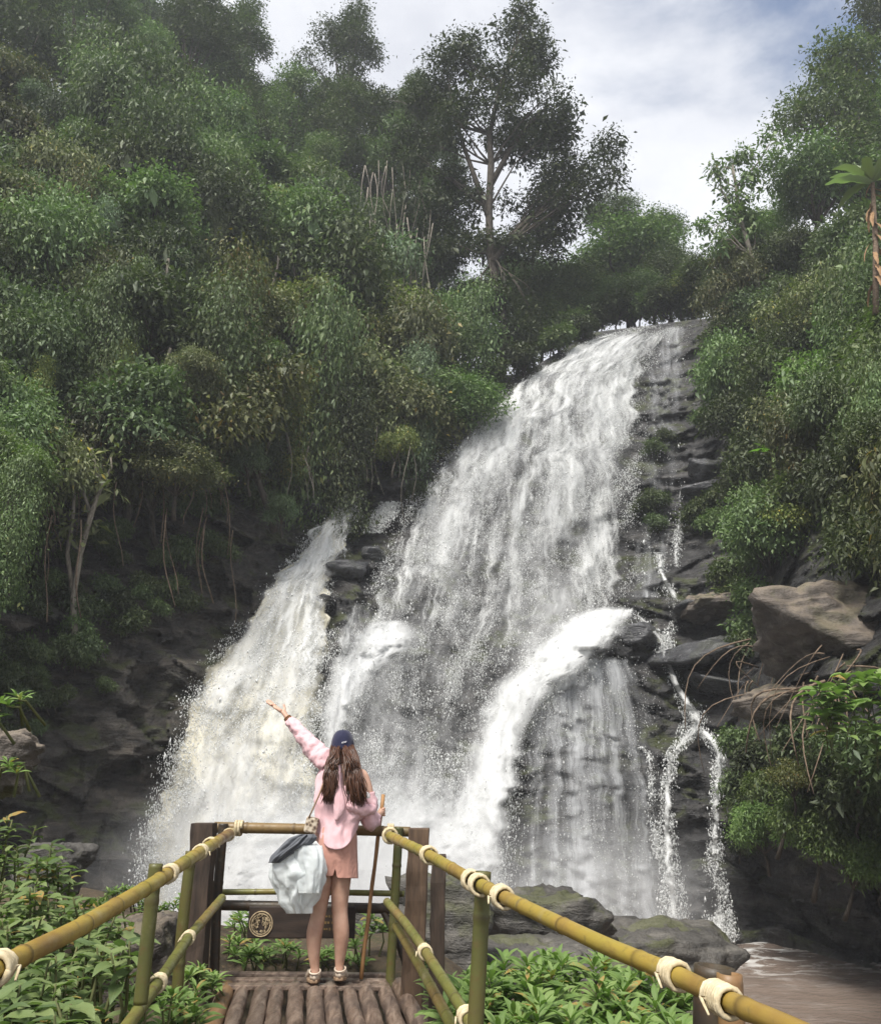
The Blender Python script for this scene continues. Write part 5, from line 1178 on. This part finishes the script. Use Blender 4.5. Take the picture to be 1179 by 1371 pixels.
M['sandal'] = simple('tan_sandal', (.50, .40, .30), (.68, .58, .47), 20, .7, .3); M['sole'] = simple('brown_sole', (.22, .14, .085), (.36, .25, .16), 20, .7, .3)
def loft(rows, n, fold, seed, rings=None, keep=None, amp_z=8, dy=0, nr=None, hem=None, af=2.2):
    """rings of cloth round the body: rows of (py, xl, xr, half depth, dy)"""
    r = np.array(rows, float); m = nr or len(r) * 5; f = np.linspace(0, 1, m); src = np.linspace(0, 1, len(r))
    q = np.stack([np.interp(f, src, r[:, k]) for k in range(r.shape[1])], -1); ker = np.array([1, 2, 3, 2, 1.]) / 9
    for k in range(q.shape[1]): q[:, k] = np.convolve(np.pad(q[:, k], 2, mode='edge'), ker, 'valid')
    an = np.linspace(0, 2 * np.pi, n, endpoint=False); PXc = (q[:, 1] + q[:, 2])[:, None] / 2 + (q[:, 2] - q[:, 1])[:, None] / 2 * np.cos(an)[None]
    PYc = np.repeat(q[:, :1], n, 1); D = -np.sin(an)[None] * q[:, 3:4] + q[:, 4:5]
    if hem is not None: PYc = hem(PXc, PYc)
    W = PV(PXc, PYc, Y0 + dy + D); c = PV((q[:, 1] + q[:, 2]) / 2, q[:, 0], Y0 + dy + q[:, 4])[:, None]
    out = nrm(W - c); nz = fbm(np.stack([np.cos(an)[None] * af + 0 * PYc, np.sin(an)[None] * af + 0 * PYc, PYc / 1 / amp_z * .22], -1) + seed, 3, .38) * fold
    W = W + out * nz[..., None] - np.array(ORG)
    i = np.arange(m * n).reshape(m, n); F = np.stack([i[:-1], i[1:], np.roll(i, -1, 1)[1:], np.roll(i, -1, 1)[:-1]], -1).reshape(-1, 4)
    if keep is not None:
        fx = PXc.ravel()[F].mean(1); fy = PYc.ravel()[F].mean(1); fd = (D + 0 * PXc).ravel()[F].mean(1); F = F[keep(fx, fy, fd)]
    return W.reshape(-1, 3), F
def cloth(name, parts, mat, parent=person, thick=.004):
    V, F, n = [], [], 0
    for v, f in parts: V.append(v); F.append(f + n); n += len(v)
    o = link(name, mesh_np(name, np.concatenate(V), np.concatenate(F), mat), parent)
    s = o.modifiers.new('thick', 'SOLIDIFY'); s.thickness = thick; s.offset = 0; return o
def tube_np(pts, rad, n, fold, seed):
    s, q = resample([J(*p) for p in pts], .012); m = len(s); rad = np.interp(np.linspace(0, 1, m), np.linspace(0, 1, len(rad)), rad)
    t = np.gradient(q, axis=0); t = nrm(t); e1 = nrm(np.cross(t, np.array([.2, .9, .35]))); e2 = np.cross(e1, t); an = np.linspace(0, 2 * np.pi, n, endpoint=False)
    d = e1[:, None] * np.cos(an)[None, :, None] + e2[:, None] * np.sin(an)[None, :, None]
    nz = fbm(np.stack([np.cos(an)[None] * 1.3 + 0 * s[:, None], np.sin(an)[None] * 1.3 + 0 * s[:, None], s[:, None] * 22 + 0 * an[None]], -1) + seed, 3, .6) * fold
    W = q[:, None] + d * (rad[:, None] + nz)[..., None] - np.array(ORG); i = np.arange(m * n).reshape(m, n)
    return W.reshape(-1, 3), np.stack([i[:-1], np.roll(i, -1, 1)[:-1], np.roll(i, -1, 1)[1:], i[1:]], -1).reshape(-1, 4)
hemf = lambda X, Yy: Yy - np.clip((Yy - 1095) / 42, 0, 1) * 26 * np.clip(np.abs((X - 450) / 27), 0, 1.05) ** 2.4
nk = lambda x, y, d: ~((x > 454) & (y < 1064 - np.clip(464 - x, 0, 20) * 3.8))
shirt = cloth('shirt', [loft([(1019, 440, 474, .07, 0), (1027, 430, 484, .10, 0), (1040, 425, 492, .125, 0), (1056, 422, 496, .13, 0), (1072, 421, 498, .135, 0), (1088, 421, 492, .14, 0), (1104, 421, 482, .145, 0), (1120, 421, 480, .155, 0), (1139, 422, 479, .165, 0)], 64, .022, 3, keep=nk, nr=56, hem=hemf),
                        tube_np([(441, 1024, 0), (426, 1011, .03), (411, 994, .05), (398, 977, .08), (387, 964, .10)], (.078, .072, .060, .048, .034), 24, .016, 8),
                        tube_np([(490, 1063, 0), (494, 1080, .0), (495, 1099, .02), (499, 1100, .08), (503, 1095, .15)], (.058, .062, .062, .052, .036), 24, .018, 12),
                        tube_np([(458, 1072, -.10), (470, 1080, -.13), (485, 1085, -.10), (499, 1084, -.03)], (.025, .036, .04, .035), 16, .014, 15)], M['shirt'])
def strip(rows, dy, name, mat, parent):
    V, F = [], []
    for y, x0, x1, d in rows:
        for k in range(5): f = k / 4; V.append(J(x0 + (x1 - x0) * f, y, dy + d - .012 * math.sin(f * 3.14)) - ORG)
    for i in range(len(rows) - 1):
        for k in range(4): F.append((i * 5 + k, i * 5 + k + 1, i * 5 + k + 6, i * 5 + k + 5))
    mb = MB(); mb.add(V, F); o = mb.build(name, mat, parent); s = o.modifiers.new('t', 'SOLIDIFY'); s.thickness = .006; u = o.modifiers.new('u', 'SUBSURF'); u.levels = u.render_levels = 1; return o
strip([(1024, 449, 456, 0), (1036, 446, 456, -.005), (1050, 445, 456, -.01), (1064, 446, 459, -.015), (1078, 446, 463, -.02), (1090, 447, 460, -.015), (1099, 448, 451, -.01)], -.145, 'collar', M['shirt'], shirt)
strip([(1060, 455, 494, 0), (1064, 456, 496, 0), (1070, 458, 497, 0)], -.118, 'undershirt', M['tee'], person)
sh = lambda x, y, d: y < 1160
hemL = lambda X, Yy: Yy
shf = lambda X, Yy: Yy - np.clip((Yy - 1150) / 26, 0, 1) * 15 * np.exp(-((X - 448.5) / 1.8) ** 2) - np.clip((Yy - 1160) / 16, 0, 1) * 3 * (X < 447)
cloth('shorts', [loft([(1106, 426, 474, .125, 0), (1120, 422, 477, .135, 0), (1136, 421, 478, .145, 0), (1152, 422, 478, .135, 0), (1164, 423.5, 478.5, .125, 0), (1177, 425, 479, .12, 0)], 90, .008, 21, nr=40, hem=shf)], M['shorts'], thick=.006)
# cap
cc = J(458.5, 997, .03) - ORG; mb = MB(); V, F = [], []; nu, nv = 28, 10
for i in range(nv + 1):
    ph = math.pi / 2 * i / nv
    for k in range(nu):
        an = 2 * math.pi * k / nu; r = .088 * math.cos(ph) ** .75 if i < nv else 0.002
        V.append(cc + Vector((r * math.cos(an), r * 1.08 * math.sin(an), -.045 + .150 * math.sin(ph) + (.0 if math.sin(an) < 0 else .02) * (1 - i / nv))))
for i in range(nv):
    for k in range(nu): F.append((i * nu + k, i * nu + (k + 1) % nu, (i + 1) * nu + (k + 1) % nu, (i + 1) * nu + k))
F.append(tuple(range(nv * nu, nv * nu + nu))); mb.add(V, F); cap = mb.build('cap', M['cap'], person); s = cap.modifiers.new('t', 'SOLIDIFY'); s.thickness = .004
mb = MB(); V, F = [], []
for i in range(9):
    x = -.07 + .14 * i / 8; V += [cc + Vector((x, .085 * math.sqrt(max(.05, 1 - (x / .09) ** 2)), -.02)), cc + Vector((x * .85, .085 + .075 * math.sqrt(max(0, 1 - (x / .074) ** 2)), -.035))]
for i in range(8): F.append((i * 2, i * 2 + 2, i * 2 + 3, i * 2 + 1))
mb.add(V, F); o = mb.build('brim', M['cap'], cap); s = o.modifiers.new('t', 'SOLIDIFY'); s.thickness = .004
mb = MB(); mb.tube([cc + Vector((0, 0, .103)), cc + Vector((0, 0, .110))], [.008, .005], 8); mb.build('button', M['cap'], cap)
M['thread'] = simple('white_thread', (.7, .7, .72), (.8, .8, .82), 30, .8); mb = MB()
for k in range(4):
    x = .006 + k * .009; y = -.0945 * math.sqrt(1 - (x / .09) ** 2); z = .008 + k * .0022
    mb.box(cc + Vector((x, y, z)), (.0014, .002, .0055), Matrix.Rotation(.25 * (-1) ** k, 3, 'Y')); mb.box(cc + Vector((x + .004, y, z + (.004 if k % 2 else -.002))), (.003, .002, .0012))
mb.build('embroidery', M['thread'], cap, smooth=False)
# hair
random.seed(5); mb = MB()
for k in range(620):
    side = random.random(); an = math.pi * (1.02 + .96 * random.random())
    x0 = .082 * math.cos(an); y0 = .075 * math.sin(an); p0 = cc + Vector((x0, y0, -.03 + random.uniform(-.01, .03)))
    g = (x0 / .082)
    if g < 0: ex = 437 + 11 * (g + 1) + random.uniform(-6, 5); ey = random.uniform(1052, 1078)
    else: ex = 472 + 14 * g + random.uniform(-8, 6); ey = random.uniform(1058, 1082)
    if abs(g) < .35 and random.random() < .5: ey = random.uniform(1026, 1040)
    d = random.uniform(-.19, -.13); p1 = J(ex, ey, d) - ORG; w = random.uniform(.006, .026); ph = random.uniform(0, 6); pts = []
    for i in range(9):
        f = i / 8; p = p0.lerp(p1, f); p.x = p0.x + (p1.x - p0.x) * (f ** .75) + w * math.sin(ph + f * 8) * f; p.y = p0.y + (p1.y - p0.y) * min(1, f * 1.6) + random.uniform(-.004, .004); pts.append(p)
    mb.tube(pts, [.005, .0055, .0055, .0055, .005, .0045, .004, .003, .001], 4)
mb.build('hair', M['hair'], person)
# sandals
for s, (hx, hy, lift) in (('L', (421, 1315, .02)), ('R', (455, 1309, .035))):
    h = J(hx, hy, -.02) - ORG; t0 = J(hx - (3 if s == 'L' else -1), hy, .19) - ORG; t0.z = .014; h.z = lift + .012; mb = MB(); V, F = [], []
    for i in range(9):
        f = i / 8; c = h.lerp(t0, f) + Vector((0, -.035 * (1 - f), 0)); wd = .036 + .012 * math.sin(f * 2.6); wd *= (math.sin(math.pi * min(1, max(0, f * .9 + .09))) ** .35)
        V += [c + Vector((-wd, 0, .0)), c + Vector((wd, 0, .0)), c + Vector((wd, 0, -.022)), c + Vector((-wd, 0, -.022))]
    for i in range(8):
        for q in range(4): F.append((i * 4 + q, i * 4 + (q + 1) % 4, i * 4 + 4 + (q + 1) % 4, i * 4 + 4 + q))
    F += [(3, 2, 1, 0), (32, 33, 34, 35)]
    sd = empty('sandal'); sd.parent = person; mb.add(V, F); mb.build('sole', M['sole'], sd, smooth=False, bevel=.006)
    an_ = N[s + '6'][0] - ORG
    for zz_, yy_, rr_ in ((.048, .0, .037),):
        c = h.lerp(an_, .0 if zz_ < .05 else .45); mb = MB(); mb.tube([Vector((c.x + rr_ * math.cos(q / 14 * 6.283), h.y + .0 + rr_ * 1.15 * math.sin(q / 14 * 6.283), h.z + zz_ + .012 * math.sin(q / 14 * 6.283))) for q in range(15)], .006, 6, False); mb.build('strap', M['sandal'], sd)
    mb = MB(); c = h.lerp(t0, .72); mb.tube([c + Vector((-.045, 0, -.005)), c + Vector((-.03, 0, .035)), c + Vector((.0, 0, .045)), c + Vector((.03, 0, .035)), c + Vector((.045, 0, -.005))], .014, 6); mb.build('strap', M['sandal'], sd)
    mb = MB(); mb.add([h + Vector((x, y, z)) for z in (0, .03) for x, y in ((-.036, .03), (-.03, -.02), (0, -.042), (.03, -.02), (.036, .03))], [(k, k + 1, k + 6, k + 5) for k in range(4)]); o = mb.build('heel_cup', M['sandal'], sd); q = o.modifiers.new('t', 'SOLIDIFY'); q.thickness = .006
# what she carries
def top(o, label, cat): return tag(o, label, cat)
M['stick'] = simple('stick_wood', (.18, .09, .035), (.36, .20, .085), 8, .55, .3, (3, 3, .4)); mb = MB()
a_, b_ = J(513, 1064, .31), J(483, 1307, .14); b_.z = 0.0; mb.tube([a_.lerp(b_, i / 12) - b_ + Vector((.0015 * math.sin(i * 1.7), 0, 0)) for i in range(13)], [.0145 + .001 * math.sin(i * 2.3) for i in range(13)], 10); o = mb.build('walking_stick', M['stick']); o.location = b_
top(o, 'brown wooden walking stick gripped in her lowered hand', 'stick')
t = NT('clear_plastic'); ob = t.obj(); a = t.noise(9, 5, .5, ob, 1.5); pr = t.n('ShaderNodeBsdfPrincipled'); pr.inputs['Base Color'].default_value = (.90, .94, .94, 1); pr.inputs['Roughness'].default_value = .25; t.l(t.bump(a, .35, .03), pr.inputs['Normal'])
tl = t.n('ShaderNodeBsdfTranslucent'); tl.inputs[0].default_value = (.9, .93, .93, 1); m1 = t.n('ShaderNodeMixShader'); m1.inputs[0].default_value = .4; t.l(pr.outputs[0], m1.inputs[1]); t.l(tl.outputs[0], m1.inputs[2]); tp_ = t.n('ShaderNodeBsdfTransparent'); m2 = t.n('ShaderNodeMixShader'); m2.inputs[0].default_value = .6; t.l(tp_.outputs[0], m2.inputs[1]); t.l(m1.outputs[0], m2.inputs[2]); t.l(m2.outputs[0], t.out.inputs[0]); M['plastic'] = t.m
def bundle(name, lofts, mat, label, cat, base):
    o = cloth(name, lofts, mat, None, .002); d = base - ORG; o.data.transform(Matrix.Translation(-d)); o.location = base; tag(o, label, cat); return o
bundle('rain_poncho', [loft([(1126, 398, 420, .03, 0), (1136, 380, 427, .07, 0), (1150, 369, 430, .09, 0), (1166, 367, 430, .10, 0), (1180, 371, 430, .10, 0), (1194, 372, 428, .09, 0), (1210, 374, 422, .07, 0), (1224, 388, 417, .03, 0)], 120, .06, 41, nr=80, dy=-.17, amp_z=8, af=1.7),
                       loft([(1132, 396, 428, .03, 0), (1150, 394, 431, .05, 0), (1170, 396, 430, .05, 0), (1197, 400, 428, .04, 0)], 72, .04, 46, nr=60, dy=-.25, amp_z=10, af=1.5)], M['plastic'], 'crumpled translucent white plastic poncho hanging from her arm', 'poncho', J(405, 1225, -.17))
M['jacket'] = cloth_mat('grey_jacket', (.085, .092, .105), (.15, .158, .175), .7)
bundle('grey_jacket', [loft([(1117, 404, 417, .03, 0), (1122, 388, 419, .06, 0), (1130, 378, 414, .07, 0), (1139, 369, 398, .06, 0), (1148, 363, 383, .05, 0), (1156, 361, 370, .02, 0)], 64, .035, 51, nr=44, dy=-.24, af=2.6)], M['jacket'], 'dark grey jacket folded over the plastic poncho', 'jacket', J(390, 1156, -.24))
t = NT('patterned_bag'); v_ = t.n('ShaderNodeTexVoronoi'); v_.inputs['Scale'].default_value = 45; t.l(t.obj(), v_.inputs['Vector']); t.bsdf(t.ramp(v_.outputs['Distance'], [(.2, (.07, .045, .03)), (.5, (.30, .23, .16)), (.7, (.5, .43, .33))]), .7); M['bag'] = t.m
bb = J(417, 1117, -.10); bg = empty('shoulder_bag', bb, 'small patterned shoulder bag on a thin dark strap at her hip', 'bag')
mb = MB(); mb.box(J(417, 1105, -.10) - bb, (.045, .03, .055), Matrix.Rotation(.2, 3, 'Y')); mb.build('pouch', M['bag'], bg, smooth=False, bevel=.014)
mb = MB(); mb.tube([J(x, y, d) - bb for x, y, d in ((412, 1098, -.12), (418, 1085, -.145), (427, 1065, -.155), (434, 1045, -.15), (440, 1026, -.09))], .006, 6); mb.build('strap', M['sole'], bg)
M['bracelet'] = simple('brown_bracelet', (.12, .05, .02), (.3, .14, .05), 40, .5); mb = MB(); w0 = N['lwr'][0] - ORG; wd_ = (N['lpalm'][0] - N['lfa'][0]).normalized(); e1 = wd_.cross(Vector((0, 1, 0))).normalized(); e2 = wd_.cross(e1)
for q in (0, .014): mb.tube([w0 + wd_ * q + (e1 * math.cos(k / 12 * 6.283) + e2 * math.sin(k / 12 * 6.283)) * .027 for k in range(13)], .005, 5, False)
mb.build('bracelet', M['bracelet'], person)

# ------------------------------------------------------------------ damp air
mb = MB(); mb.box((0, 40, 43), (100, 110, 47)); hz = mb.build('haze', M['bark'], smooth=False); hz.data.materials.clear()
t = NT('haze'); v = t.n('ShaderNodeVolumePrincipled'); v.inputs['Color'].default_value = (.90, .93, 1, 1); v.inputs['Density'].default_value = .0010
t.l(v.outputs[0], t.out.inputs['Volume']); hz.data.materials.append(t.m); tag(hz, 'thin damp air filling the gorge', kind='stuff')
